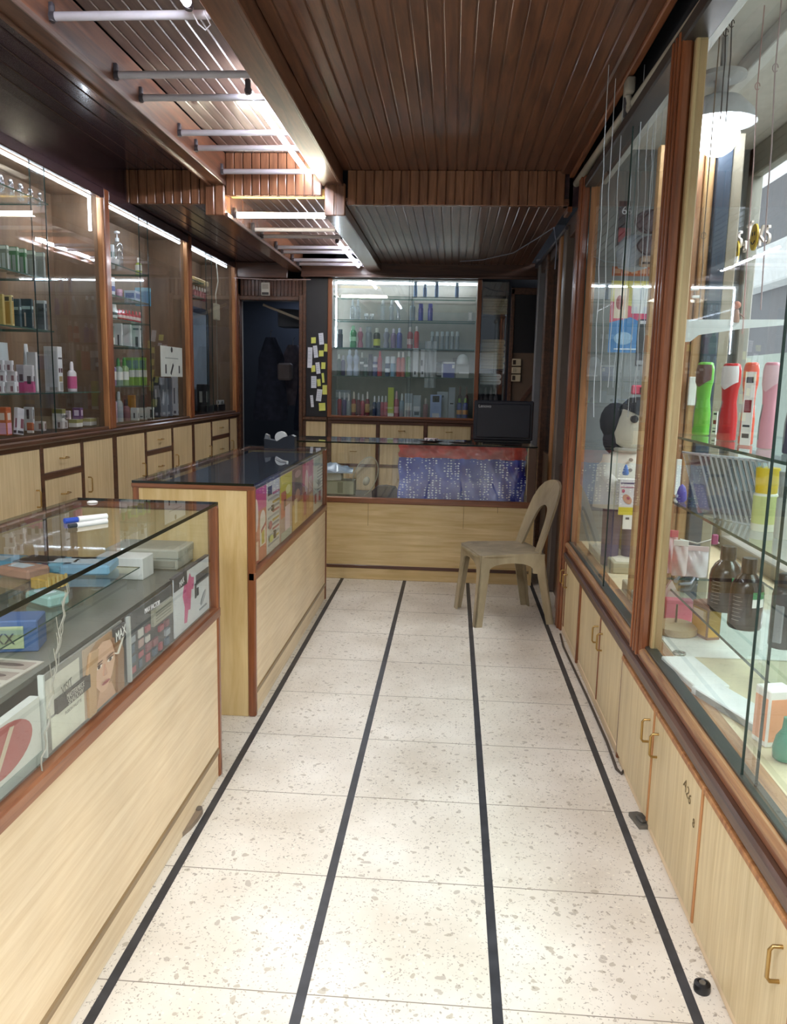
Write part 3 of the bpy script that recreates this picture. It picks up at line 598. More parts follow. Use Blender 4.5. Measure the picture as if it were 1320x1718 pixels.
# partition between far and near display (wooden, seen edge on) and display back posts
b = MB()
for k, (x, w) in enumerate(((.77, .045), (.815, .045), (.86, .045), (.905, .045), (.95, .04))): b.box(x, x+w-.004, 3.36+.01*(k % 2), 3.40+.01*(k % 2), .53, 2.36, k % 2, .005)
b.build('board_partition', [wood('partition_board', '#a5794f', '#d3ad7a', 'Z', 1, .5, 10), wood('partition_board_b', '#8d6142', '#ba9068', 'Z', 1, .5, 10)], t)
MB().box(.99, 1.045, 3.34, 3.42, .53, 2.40, 0, .004).build('dark_upright', plain('#3f4a58', .4), t)
MB().box(1.045, 1.09, 3.35, 3.41, .53, 2.40, 0, .004).build('plastered_upright', plain('#9a917f', .8), t)
b = MB()
for y in (.82, 1.9, 4.62): b.box(XO, XO+.06, y, y+.07, .5, 2.7, 0, .006)
b.box(XO, XO+.06, .8, 4.7, .5, .6, 0, .006); b.box(XO, XO+.06, .8, 4.7, 2.55, 2.7, 0, .006)
b.build('outer_frame', plain('#8b8a80', .5), t)
b = MB(); b.add([(XO+.03, .85, .6), (XO+.03, 4.65, .6), (XO+.03, 4.65, 2.55), (XO+.03, .85, 2.55)], [(0, 1, 2, 3)]); b.build('outer_glass', GLASS, t)
MB().box(.76, XO+.06, 4.68, 4.74, .5, 2.72).build('end_wall', plain('#7f8588', .5), t)
b = MB(); b.box(.70, XO+.06, .76, .80, .5, 2.72); b.build('near_end_wall', plain('#c8c8c2', .6), t)
MB().box(XO+.0, XO+.06, .8, 4.74, 0, .5).build('plinth', plain('#8a8478', .7), t)
# bracket plates, hinges on the partition
for k, (x, y0, y1, w) in enumerate(((1152, 632, 680, 12), (1130, 770, 830, 8))):
    p = at(x, y1, 1, 3.345); q = at(x, y0, 1, 3.345)
    MB().box(p.x, p.x+w*.0025, 3.335, 3.348, p.z, q.z, 0, .002).build('hinge_strip', WHITE, top=(['white tapering plastic strip on the boards left of the green sprayer', 'small white hinge strip on the boards above the purple toy'][k], 'strip'))
# glass shelves of the near window
shz = [1.245, .985, .645]
for k, z in enumerate(shz): gshelf(t, .88 if k else .86, 1.30, .9, 3.33, z, .009)
# support brackets of the shelves
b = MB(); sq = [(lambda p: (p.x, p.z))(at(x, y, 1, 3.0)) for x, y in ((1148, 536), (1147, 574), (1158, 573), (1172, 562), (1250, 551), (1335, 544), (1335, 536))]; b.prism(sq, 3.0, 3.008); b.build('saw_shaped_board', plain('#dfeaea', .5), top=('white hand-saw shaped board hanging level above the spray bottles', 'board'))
# ------------------------------------------------------------------ beyond the display: jambs and mirror
t = thing('mirrored_cupboard', 'tall narrow mirrored cupboard with brown upright posts behind the chair', 'cupboard', (.8, 6.2, 0))
MB().box(.78, 1.4, 4.76, 7.66, 0, 2.5).build('body', plain('#2a2220', .6), t)
for (y0, y1, m_, lab) in ((4.80, 5.10, TRIM_Z, None), (5.50, 5.62, plain('#6b5f58', .35), 'grey-brown upright'), (5.75, 5.86, OAK, None), (6.55, 6.66, DARKTRIM, None), (7.2, 7.3, plain('#7d7c80', .35), 'grey upright')):
    MB().box(.70, .785, y0, y1, 0, 2.46, 0, .008).build('upright_post', m_, t)
MB().box(.755, .765, 5.10, 7.62, .9, 2.40).build('mirror_panel', MIRROR, t)
MB().box(.74, .78, 5.12, 7.62, 0, .9).build('lower_panel', plain('#4b3428', .4), t)
MB().box(.72, .78, 4.76, 7.62, 2.38, 2.50, 0, .005).build('top_rail', DARKTRIM, t)
# ------------------------------------------------------------------ outside seen through the display
t = thing('shop_front', 'pale shop front across the lane, seen through the right display glass', 'shop', (4.2, 4, 0))
MB().box(4.2, 4.4, .5, 14, 0, 1.9).build('wall_panel', plain('#b9c4b8', .6), t)
MB().box(4.2, 4.4, .5, 14, 1.9, 4.2).build('upper_wall', plain('#7d7c80', .7), t)
MB().box(3.9, 4.2, 2, 12, 2.75, 3.25, 0, .02).build('white_awning', plain('#f2f4f4', .6), t)
b = MB()
for k in range(4): b.box(4.15, 4.2, 2, 9, 2.36+.09*k, 2.40+.09*k, 0)
b.build('red_bar', plain('#b0564a', .5), t)
for (y0, z, lb, L) in ((6.6, 2.34, 'lit white tube outside seen below the smiley letters', 2.2), (6.2, 2.0, 'short lower lit tube outside at the right edge', 1.3)):
    tube_lamp((3.85, y0, z), (3.85, y0-L, z), E_TUBE, lb, .035)
# the other side of the street, behind the viewer (mirrored in the back window)
t = thing('street_building', 'building across the street mirrored in the rear showcase glass', 'building', (0, -6.5, 0))
MB().box(-6, 5, -6.8, -6.5, -.1, 1.7).build('shop_wall', plain('#4c5450', .7), t)
MB().box(-6, 5, -6.8, -6.5, 1.7, 2.25).build('white_panel', plain('#dfe6ea', .6), t)
MB().box(-6, 5, -6.8, -5.4, 2.25, 2.45).build('awning', plain('#59636a', .6), t)
MB().box(-6, 5, -6.8, -6.5, 2.45, 4.6).build('upper_wall', plain('#5b6064', .7), t)
# smiley letter garland
def garland():
    base = Vector((1.42, 3.6, 2.15))
    for k, (x, y, ch, c) in enumerate(((1236, 425, ':)', '#e8c648'), (1266, 398, ':)', '#e8c648'))):
        p = at(x, y, 0, 1.42); mb = MB(TR(p, FACE_W)); mb.ell((0, 0), .048 if k else .036, .062, -.006, 0, 24, th=.008)
        for e in (-1, 1): mb.ell((e*.014, .016), .005, .010, -.0085, 1, 10, th=.002)
        pts = [(.026*math.sin(a), -.0075, -.008-.024*math.cos(a)) for a in [(-1.1+.22*i) for i in range(11)]]; mb.tube(pts, .0028, 6, 1)
        mb.build('smiley_sign', [plain(c, .5), BLACK], top=(['half-hidden yellow smiling face at the left of the letter garland', 'round yellow smiling face in the middle of the letter garland'][k], 'sign'))
    for k, (x, y, ch) in enumerate(((1250, 412, 'a'), (1258, 392, 'T'), (1277, 400, 'K'), (1288, 398, 'S'), (1241, 405, 'S'))):
        p = at(x, y+10, 0, 1.43)
        t_ = thing('garland_letter', f'pale letter {ch} of the smiley garland' + (' at its left end beside the half-hidden smiley' if k == 4 else ' at its right end' if k == 3 else ''), 'letter', p)
        text(ch, .12, plain('#e8ddd6', .5), TR(p, FACE_W, 0, -.2), t_, 'letter_shape', .006)
garland()
# ------------------------------------------------------------------ goods: placement and builders
def PL(x0, x1, yt, zb, d=.05, p=XL-.09, ym=None):
    ym = ym or yt+10; y0 = at(x0, ym, 0, p-d).y; y1 = at(x1, ym, 0, p).y
    if y1-y0 < .015: y0 = y1-.02
    return TR((p-d/2, (y0+y1)/2, zb), FACE_E), y1-y0, d, max(.015, at(x1, yt, 0, p).z-zb)
def PB(x0, x1, yt, zb, d=.06, p=YB+.10):
    a = at(x0, yt, 1, p); c = at(x1, yt, 1, p)
    return TR(((a.x+c.x)/2, p+d/2, zb)), c.x-a.x, d, max(.015, a.z-zb)
def PR(x0, x1, yt, zb, d=.06, p=.95, ym=None):
    ym = ym or yt+20; y0 = at(x0, ym, 0, p).y; y1 = at(x1, ym, 0, p+d).y
    if y0-y1 < .02: y1 = y0-.02
    return TR((p+d/2, (y0+y1)/2, zb), FACE_W), y0-y1, d, max(.02, at(x0, yt, 0, p).z-zb)
def carton(P, c, label, cat='box', dec=(), group=None, name='carton', side=None, tilt=0):
    """dec: (u0,u1,v0,v1,colour) patches on the front, as fractions"""
    T, w, d, h = P
    if tilt: T = T @ Matrix.Rotation(tilt, 4, 'Y')
    mb = MB(T); mb.box(-w/2, w/2, -d/2, d/2, 0, h, 0, min(.002, w*.1)); mats = [plain(c, .45)]
    for (u0, u1, v0, v1, cc) in dec:
        if cc not in [q for q in ()]: mats.append(plain(cc, .45))
        k = len(mats)-1; mb.box(-w/2+w*u0, -w/2+w*u1, -d/2-.0006, -d/2+.0005, h*v0, h*v1, k)
        for sg in (-1, 1): mb.box(sg*w/2-.0005, sg*w/2+.0006, -d/2+d*(1-u1 if sg < 0 else u0)*.96+.001, -d/2+d*(1-u0 if sg < 0 else u1)*.96+.0005, h*v0, h*v1, k)
    if side:
        mats.append(plain(side, .45)); mb.box(-w/2-.0006, -w/2+.0005, -d*.4, d*.4, h*.1, h*.9, len(mats)-1)
    return mb.build(name, mats, top=(label, cat, group))
PROF = {
 'can': ([(0.44, 0), (.5, .01), (.5, .70), (.46, .74)], [(.42, .74), (.44, .75), (.42, .98), (.36, 1)]),
 'spray': ([(.46, 0), (.5, .02), (.5, .66), (.40, .74), (.22, .78)], [(.24, .78), (.24, .96), (.18, 1)]),
 'pump': ([(.44, 0), (.5, .02), (.5, .6), (.42, .68), (.16, .74)], [(.18, .74), (.18, .82), (.06, .83), (.06, .93), (.26, .935), (.26, .98), (.05, 1)]),
 'hour': ([(.42, 0), (.5, .03), (.5, .2), (.34, .34), (.34, .42), (.5, .6), (.5, .7), (.3, .8)], [(.26, .8), (.28, .93), (.16, 1)]),
 'slim': ([(.48, 0), (.5, .01), (.5, .62), (.3, .70)], [(.22, .70), (.20, .92), (.12, 1)]),
 'jar': ([(.46, 0), (.5, .04), (.5, .62), (.46, .66)], [(.5, .66), (.5, .96), (.46, 1)]),
 'round': ([(.3, 0), (.48, .08), (.5, .5), (.4, .68), (.15, .74)], [(.2, .74), (.2, .95), (.12, 1)]),
}
def bottle(P, kind, c, cc, label, cat='bottle', group=None, lab=None, name='bottle', flat=1, metal=0, rough=.25, mat=None, lmark=None):
    T, w, d, h = P; T = T.copy(); r = w
    body, cap = PROF[kind]; t = thing(name, label, cat, T.translation, group)
    fy = flat
    MB(T).lathe([(q*w, z*h) for q, z in body], seg=16, sy=fy).build('body', mat or plain(c, rough, metal), t)
    MB(T).lathe([(q*w, z*h) for q, z in cap], seg=14, sy=fy).build('cap', plain(cc, .3), t)
    if lab:
        l = MB(T); a, e = lab[1], lab[2]; l.lathe([(.512*w, a*h), (.514*w, a*h+.001), (.514*w, e*h-.001), (.512*w, e*h)], seg=16, sy=fy); l.build('label_band', plain(lab[0], .5), t)
    return t
def fit(P, w=None):
    T, a, d, h = P; return T, (w or min(a, d)), d, h
# ---------------- left showcase, ledge row
z0 = ZL+.019
G1 = None
def PLl(*a, **k): return PL(*a, **k)
carton(PL(-6, 19, 683, z0, .05), '#c8683c', 'orange carton at the far left end of the ledge row, left wall showcase', dec=[(.1, .9, .05, .45, '#e8b0c8'), (.2, .8, .55, .8, '#e9d8cc')])
carton(PL(20, 38, 684, z0, .02, XL-.07), '#d9d7de', 'slim pale carton leaning sideways beside the orange carton', dec=[(.1, .9, .05, .15, '#3a3038'), (.5, .9, .25, .6, '#8a4a60')], tilt=.16)
carton(PL(42, 58, 683, z0, .05, XL-.16), '#dfdfe4', 'white upright carton standing behind the leaning pale one', dec=[(.3, .6, .5, .9, '#55484e')])
carton(PL(45, 57, 709, z0, .03, XL-.08), '#b8603c', 'small orange-fronted carton in front of the white upright one', dec=[(0, 1, 0, .25, '#e8e4e0')])
carton(PL(58, 78, 707, z0, .05, XL-.1), '#d5cccb', 'small pale carton with a brown portrait patch, right of the small orange-fronted one', dec=[(.45, .8, .2, .8, '#7c4a4a')])
carton(PL(88, 114, 705, z0, .06, XL-.1), '#c5c3c6', 'grey portrait carton at the foot of the two-box pile on the ledge', dec=[(.5, .75, .15, .8, '#6b5a5c')])
o_ = PL(87, 110, 686, z0, .06, XL-.1); hb = PL(88, 114, 705, z0, .06, XL-.1)[3]
c_ = carton((o_[0] @ Matrix.Translation((0, 0, hb)), o_[1], o_[2], o_[3]-hb), '#e4e4e2', 'white and olive carton lettered Eulogya lying on the grey portrait carton', dec=[(0, 1, .62, 1, '#8d8a52')])
text('Eulogya', .035, plain('#303038', .5), o_[0] @ Matrix.Translation((0, -o_[2]/2-.001, hb+.015)), c_, sx=.7)
carton(PL(115, 139, 703, z0, .05, XL-.1), '#e6e6e2', 'white carton with olive wave lettered Eulogya, left one of the low ledge pair', dec=[(0, 1, .55, 1, '#a3a060')], group=None)
carton(PL(138, 163, 701, z0, .05, XL-.1), '#e6e6e2', 'white carton with olive wave at the right end of the ledge row', dec=[(0, 1, .55, 1, '#b0ac6a')])
hb = PL(115, 139, 703, z0, .05, XL-.1)[3]; o_ = PL(121, 140, 684, z0, .05, XL-.1)
carton((o_[0] @ Matrix.Translation((0, 0, hb)), o_[1]*.9, .05, o_[3]-hb), '#6f4a78', 'small purple carton on top of the white carton pair', dec=[(.2, .8, .3, .8, '#d8c8dc')])
o_ = PL(113, 121, 689, z0, .04, XL-.14)
carton((o_[0] @ Matrix.Translation((0, 0, hb)), o_[1], .03, o_[3]-hb), '#e0cfd4', 'tiny pink-white carton beside the purple one')
# shelf 1
z1 = A['s1']+.001
rows = [(-8, 9, 640), (9, 32, 640), (-8, 12, 622), (12, 30, 622), (-8, 9, 612), (10, 24, 612)]
lbl = ['bottom left', 'bottom right', 'middle left', 'middle right', 'top left', 'top right']
zc = z1; hs = []
for i in range(3):
    for j in range(2):
        x0, x1, yt = rows[i*2+j]; P = PL(x0, x1, yt, z1, .05, XL-.1); hh = .052
        T = P[0].copy(); T.translation.z = zc
        carton((T, P[1]*.96, .05, hh), '#e3e2e8', f'white portrait carton, {lbl[i*2+j]} of the stacked six on the lower glass shelf', dec=[(.5, .8, .1, .6, '#8c6a74')], group='stacked white cartons on the lower shelf')
    zc += hh
carton(PL(33, 46, 612, z1, .05, XL-.13), '#b9b2bc', 'grey-pink carton right of the stacked six', dec=[(0, 1, 0, .35, '#d0508e'), (.3, .7, .4, .65, '#5a4450')])
carton(PL(45, 58, 613, z1, .05, XL-.09), '#e2dde4', 'white carton with bright pink foot, in front of the tall white slim ones', dec=[(0, 1, 0, .4, '#d65f98'), (.35, .8, .3, .6, '#4a3a44')])
carton(PL(54, 63, 591, z1, .05, XL-.14), '#dcdcdf', 'tall slim white carton behind the pink-footed carton')
def squeeze(P, c, label, group=None, dec=None):
    T, w, d, h = P; t = thing('squeeze_tube', label, 'tube', T.translation, group); n = 7; vs = []; mb = MB(T)
    for i in range(n+1):
        f_ = i/n; dd = d/2*(1-f_)**.7+.0015; ww = w/2*(.8+.2*f_)
        for k in range(12):
            a = 2*PI*k/12; vs.append((ww*math.cos(a), dd*math.sin(a), .02*h/.1*.1+h*.08+h*.92*f_))
    fs = [(i*12+k, i*12+(k+1) % 12, (i+1)*12+(k+1) % 12, (i+1)*12+k) for i in range(n) for k in range(12)]
    mb.add(vs, fs+[list(range(n*12, n*12+12))], 0, True).build('body', plain(c, .4), t)
    MB(T).lathe([(w*.36, 0), (w*.38, .002), (w*.36, h*.1)], seg=14).build('cap', plain('#ececec', .4), t)
    if dec: MB(T).box(-w*.3, w*.3, -d*.40, -d*.36, h*.35, h*.42).build('print_band', plain(dec, .5), t)
squeeze((lambda P: (P[0], P[1], P[2], P[3]))(PL(-10, 21, 577, z1+.0, .05, XL-.2)), '#d4d7de', 'big white squeeze tube standing behind the stacked six', dec='#2a2830')
squeeze(PL(33, 54, 579, z1, .05, XL-.2), '#dfe1e6', 'white squeeze tube with dark print behind the grey-pink carton', dec='#2a2830')
c_ = carton(PL(73, 104, 582, z1, .08, XL-.12), '#dddfe2', 'tallest white carton with dark ovals on the lower glass shelf', dec=[(.1, .9, .72, .76, '#3a3038'), (.1, .4, .42, .52, '#4a2430'), (.55, .9, .42, .52, '#4a2430'), (.15, .85, .22, .34, '#a08c5a'), (.3, .9, .02, .2, '#a9a8a6')], side='#c9ccd2')
bottle(fit(PL(108, 132, 607, z1, .07, XL-.12), .075), 'slim', '#e2dfe3', '#e8e5ea', 'white lotion bottle with pink label at the right end of the lower shelf', lab=('#cf5f92', .08, .5), flat=.6)
# shelf 2: dark cartons
z2 = A['s2']+.001
for (x0, x1, yt, c, lb, dec) in ((-4, 8, 494, '#b8a15e', 'gold carton at the left edge of the middle shelf', []), (7, 23, 496, '#d8c78c', 'gold carton with pale border, second on the middle shelf', [(.15, .85, .1, .8, '#b3924a'), (.2, .8, .82, .95, '#4a4a3a')]),
    (22, 36, 502, '#23404a', 'dark teal carton right of the gold carton', [(.1, .9, .62, .72, '#9fb8b8')]), (35, 56, 502, '#1f3b46', 'wider dark teal carton with a pale bottle picture', [(.1, .9, .66, .76, '#a8c0c0'), (.3, .45, .1, .55, '#c9b8a8')]),
    (57, 79, 505, '#c8ccd0', 'dark carton with white border at the right end of the middle shelf', [(.1, .9, .05, .9, '#2b3440'), (.3, .7, .66, .76, '#b8c0c0')])):
    carton(PL(x0, x1, yt, z2, .06, XL-.1), c, lb, dec=dec)
# shelf 3: green cartons
z3 = A['s3']+.001
for k, (x0, x1, c, n_) in enumerate(((-6, 15, '#6f7a6a', 'grey-green boxed pack at the left edge of the third shelf up'), (16, 32, '#4b7a52', 'left green-windowed pack of the third shelf up'), (33, 45, '#4f8258', 'right green-windowed pack of the third shelf up'), (48, 60, '#8d9186', 'grey pack between the green packs and the last one'), (64, 76, '#9ba09a', 'pale grey pack at the right end of the third shelf up'))):
    carton(PL(x0, x1, 412+k*3, z3, .06, XL-.1), c, n_, cat='box', dec=[(.15, .45, .1, .7, '#aab0ac'), (.55, .85, .1, .7, '#9ea8a2'), (.05, .95, .85, .97, '#c9d4c6'), (0, 1, 0, .08, '#2c4a34')])
# top shelf: little capped vials
z4 = A['s4']+.001
for k in range(9):
    x = 2+k*8; p = at(x, 325, 0, XL-.12)
    t = thing('glass_vial', f'clear ball-topped glass vial on the top left shelf, number {["one","two","three","four","five","six","seven","eight","nine"][k]} from its left edge', 'vial', (p.x-.02*(k % 2), p.y, z4), 'clear vials on the top shelf')
    T = TR((p.x-.02*(k % 2), p.y, z4)); MB(T).lathe([(.014, 0), (.015, .002), (.015, .045), (.006, .052)], seg=12).build('body', CLEARP, t)
    MB(T).ball((0, 0, .062), .011).build('ball_cap', STEEL, t)
# ---------------- middle showcase
zA = Bz['s5']+.001
carton(PL(174, 192, 411, zA, .08, XL-.14), '#dfe6e8', 'white box with green bands on the top shelf of the middle showcase', dec=[(.1, .4, .2, .7, '#7d9a96'), (.6, .9, .2, .7, '#8aa6a2')])
bottle(fit(PL(191, 206, 388, zA, .07, XL-.12), .07), 'pump', '#aab8bc', '#dfe6e8', 'tall clear pump bottle on the top shelf of the middle showcase', mat=CLEARP)
bottle(fit(PL(226, 239, 433, zA, .05, XL-.1), .045), 'round', '#9db04a', '#e6e8e0', 'small green and white bottle alone near the glass on the top shelf', lab=('#e2e6da', .3, .6))
for k, x in enumerate((178, 189)):
    p = at(x, 450, 0, XL-.07); bz = zA
    MB(TR((p.x, p.y, bz))).lathe([(.02, 0), (.034, .006), (.042, .03), (.040, .03), (.03, .008), (.001, .006)], seg=16).build('bowl', plain('#e4e8ea', .3), top=(('left' if k == 0 else 'right')+' small white bowl at the front of the top shelf, middle showcase', 'bowl', 'small white bowls in the middle showcase'))
zB = Bz['s4']+.001
bottle(fit(PL(175, 187, 462, zB, .06, XL-.1), .06), 'jar', '#dfe2ee', '#f0f2f6', 'left white roll-on bottle with blue band, second shelf of the middle showcase', lab=('#3c4a9c', .3, .55))
bottle(fit(PL(184, 194, 466, zB, .06, XL-.1), .055), 'jar', '#dcdfe9', '#f0f2f6', 'right white roll-on bottle with blue band, second shelf of the middle showcase', lab=('#5a64a8', .3, .55))
bottle(fit(PL(196, 207, 486, zB, .05, XL-.12), .045), 'jar', '#b487a8', '#c58fb0', 'short pinkish jar beside the white roll-on bottles')
carton(PL(208, 236, 490, zB, .08, XL-.12), '#aebfd8', 'low pale-blue carton lying on the second shelf', dec=[(.1, .9, .4, .8, '#5a6fa8')])
carton(PL(226, 253, 484, zB, .10, XL-.1), '#3f8fb8', 'bright blue box at the right of the second shelf, middle showcase', dec=[(0, 1, .8, 1, '#7ec0dc')])
zC = Bz['s3']+.001
for k in range(2): bottle(fit(PL(178+9*k, 188+9*k, 509+2*k, zC, .05, XL-.1), .05), 'can', '#cfd8d8', '#e8ecec', ('left' if k == 0 else 'right')+' of two white cans beside the red bottles', group='white cans beside the red bottles', lab=('#31403c', .3, .5))
for k in range(7): bottle(fit(PL(199+k*5.6, 205+k*5.6, 519+k*.8, zC, .03, XL-.09), .032), 'round', '#b8202c', '#d8444a', 'tiny red bottle in the row of seven, middle showcase', group='tiny red bottles in a row', lab=('#e8d0cc', .25, .5))
carton(PL(178, 200, 545-14, Bz['s2']+.001+.10, .05, XL-.05), '#c9552c', 'orange tag strip hanging at the left edge of the middle showcase', dec=[(.3, .6, .3, .7, '#f0c8a8')], name='shelf_tag') if 0 else None
zD = Bz['s2']+.001
carton(PL(180, 192, 547, zD, .06, XL-.1), '#6f9490', 'teal-topped box at the left of the fourth shelf, middle showcase', dec=[(0, 1, 0, .4, '#e0e6e0')])
carton(PL(192, 206, 543, zD, .06, XL-.1), '#e3e6e8', 'white box with a dark squiggle, second on the fourth shelf', dec=[(.5, .7, .05, .5, '#2c3038')])
carton(PL(207, 221, 545, zD, .06, XL-.1), '#dde2e4', 'plain white box third on the fourth shelf, left of the portrait box')
carton(PL(220, 239, 547, zD, .06, XL-.1), '#d5dade', 'white portrait box at the right end of the fourth shelf', dec=[(.45, .8, .05, .5, '#35333c'), (.2, .9, .8, .88, '#50606a')])
zE = Bz['s1']+.001
bottle(fit(PL(180, 198, 577, zE+.0, .07, XL-.06), .08), 'jar', '#a8946e', '#c8582c', 'beige tub with orange lid at the left edge of the middle showcase', lab=('#d9ccb0', .15, .45)) if 0 else None
for k, (x0, x1, yt, c, cc, lb) in enumerate(((184, 195, 600, '#8c7aa4', '#e4dfe8', 'lilac bottle at the left of the fifth shelf'), (195, 206, 601, '#8fa89a', '#3f8a4a', 'grey-green bottle with green cap on the fifth shelf'), (206, 216, 600, '#8fae7c', '#4d9a44', 'second green-capped bottle on the fifth shelf, left of the green cartons'))):
    bottle(fit(PL(x0, x1, yt, zE, .055, XL-.1), .055), 'slim', c, cc, lb, lab=('#dfe4e0', .2, .5))
for k in range(3):
    carton(PL(213+k*11, 224+k*11, 600, zE, .05, XL-.1), '#7fb03a', ['left', 'middle', 'right'][k]+' of three green-footed white cartons on the fifth shelf', group='green-footed cartons', dec=[(0, 1, .3, .55, '#e6ece6'), (.1, .9, .6, .9, '#5f8f78'), (.45, .55, .3, .9, '#203828')])
for k, (x0, x1, yt, c, cc, lb) in enumerate(((186, 196, 655, '#b7a0ae', '#d8dce0', 'slim pinkish bottle first on the ledge of the middle showcase'), (196, 206, 657, '#9aa6ac', '#cfd4d8', 'slim silver-grey bottle second on the ledge of the middle showcase'), (207, 218, 670, '#7f5a60', '#2a2a30', 'dark wine-coloured bottle left of the orange carton'))):
    bottle(fit(PL(x0, x1, yt, z0, .05, XL-.1), .055), 'slim', c, cc, lb)
carton(PL(217, 228, 663, z0, .05, XL-.14), '#c98a34', 'orange carton on the ledge behind the small white ones, middle showcase')
carton(PL(219, 234, 684, z0, .05, XL-.07), '#cfd6d2', 'small white carton with black script in front of the orange one', dec=[(.4, .6, .2, .6, '#2a2e30')])
carton(PL(235, 247, 684, z0, .05, XL-.08), '#d3dad6', 'small white carton left of the one with black script, by the dark bottles', dec=[(.1, .5, .2, .3, '#60706c')])
carton(PL(247, 259, 683, z0, .05, XL-.08), '#d7dcd8', 'small white carton with a black letter beside the tall dark carton', dec=[(.5, .8, .1, .8, '#23282a')])
for k, (x0, x1, yt, c, dc, lb) in enumerate(((256, 269, 633, '#3a4048', '#9aa0a8', 'tall dark carton with vertical lettering on the ledge'), (270, 281, 634, '#8f9aa8', '#c3ccd6', 'tall silver-blue carton beside the dark one'), (281, 289, 634, '#6f7c8c', '#aab4c2', 'tall slate carton between two lighter ones'), (288, 299, 631, '#b8c0cc', '#4c5564', 'tall pale carton with vertical lettering at the right of the ledge'))):
    carton(PL(x0, x1, yt, z0, .05, XL-.1), c, lb, dec=[(.35, .55, .3, .7, dc), (.3, .7, .05, .12, dc)])
# paper notice taped inside the glass of the middle showcase
p = at(288, 607, 0, XL+.004); w = at(306, 607, 0, XL).y-at(270, 607, 0, XL).y; h = at(288, 582, 0, XL).z-at(288, 632, 0, XL).z
mb = MB(TR(p, FACE_E)); mb.box(-w/2, w/2, -.0015, 0, -h/2, h/2); mb.ell((-.0, h*.40), .02, .02, -.0025, 1)
for (x, r_, L) in ((-.28, 0, .3), (.0, -.65, .42), (.34, 0, .26)):
    q = [(-.012, -h*L/2), (.012, -h*L/2), (.012, h*L/2), (-.012, h*L/2)]
    mb.prism([(w*x+a*math.cos(r_)-c*math.sin(r_)*-1*-1, -h*.25+a*math.sin(r_)+c*math.cos(r_)) for a, c in q], -.0026, -.0016, 1)
mb.box(-w*.3, w*.3, -.0024, -.0015, h*.1, h*.13, 2)
mb.build('paper_notice', [plain('#b9c1bd', .6), plain('#23262a', .6), plain('#7d8886', .6)], top=('grey paper sheet with black bars taped inside the middle showcase glass', 'notice'))
# ---------------- far left showcase
zf = Cz['s2']+.001
MB(PL(313, 341, 466, zf, .10, XL-.1)[0]).box(-.2, .2, -.06, .06, 0, .05, 0, .01).build('tray', plain('#a9925c', .5), top=('shallow beige tray on the upper shelf of the farthest left showcase', 'tray'))
zf = Cz['s1']+.001
for k in range(5): bottle(fit(PL(323+k*4.5, 329+k*4.5, 479+k*1.5, zf, .03, XL-.1), .035), 'slim', '#8c4c50', '#e0dcd8', 'small dark red bottle with white cap in the farthest left showcase', group='small dark red bottles with white caps')
carton(PL(313, 323, 499, ZL+.36, .03, XL-.02), '#c2ccce', 'pale box hung inside the glass of the farthest left showcase') if 0 else None
t = thing('frosted_mirror', 'bluish frosted glass panel standing in the farthest left showcase', 'mirror', (XL-.2, 6.6, ZL))
P = PL(319, 349, 530, z0, .02, XL-.24)
mb = MB(P[0]); mb.box(-P[1]/2, P[1]/2, -.004, .004, 0, P[3]); mb.build('pane', plain('#8ba0b4', .25), t)
mb = MB(P[0]); mb.box(-P[1]/2-.012, -P[1]/2, -.01, .01, 0, P[3]+.01); mb.box(P[1]/2, P[1]/2+.02, -.01, .01, 0, P[3]+.01); mb.box(-P[1]/2, P[1]/2, -.01, .01, P[3], P[3]+.05); mb.build('frame', plain('#223246', .4), t)
carton(PL(330, 352, 645, z0, .07, XL-.12), '#1d2024', 'small black device with pale screen in the farthest left showcase', cat='device', dec=[(.3, .7, .35, .75, '#9aa09c')], name='black_device')
carton(PL(334, 378, 678, z0, .07, XL-.09), '#15181c', 'long low black tray on the ledge of the farthest left showcase', cat='tray', name='black_tray')
o_ = PL(362, 377, 671, z0, .05, XL-.08); hb = PL(334, 378, 678, z0, .07, XL-.09)[3]
carton((o_[0] @ Matrix.Translation((0, 0, hb)), o_[1], .04, .04), '#b3b6b8', 'silver gadget resting on the long black tray', cat='gadget', dec=[(.4, .6, .2, .8, '#303438')], name='silver_gadget')
t = thing('power_adapter', 'beige power adapter hanging by its cord in the farthest left showcase', 'adapter', at(362, 535, 0, XL-.01))
P = PL(357, 369, 511, at(362, 536, 0, XL-.03).z, .03, XL-.03); MB(P[0]).box(-P[1]/2, P[1]/2, -.015, .015, 0, P[3], 0, .004).build('body', plain('#b9b39c', .4), t)
q = P[0].translation; MB().tube([q+Vector((0, 0, P[3])), q+Vector((.0, -.02, P[3]+.08)), q+Vector((0, .06, P[3]+.2)), q+Vector((0, .03, P[3]+.3)), (q.x, q.y+.02, 2.42)], .005, 6).build('cord', plain('#c9c8bc', .5), t)
MB().tube([q, q+Vector((0, 0, -.15)), (q.x, q.y, ZL+.06)], .003, 6).build('lower_cord', plain('#8f8c80', .5), t)
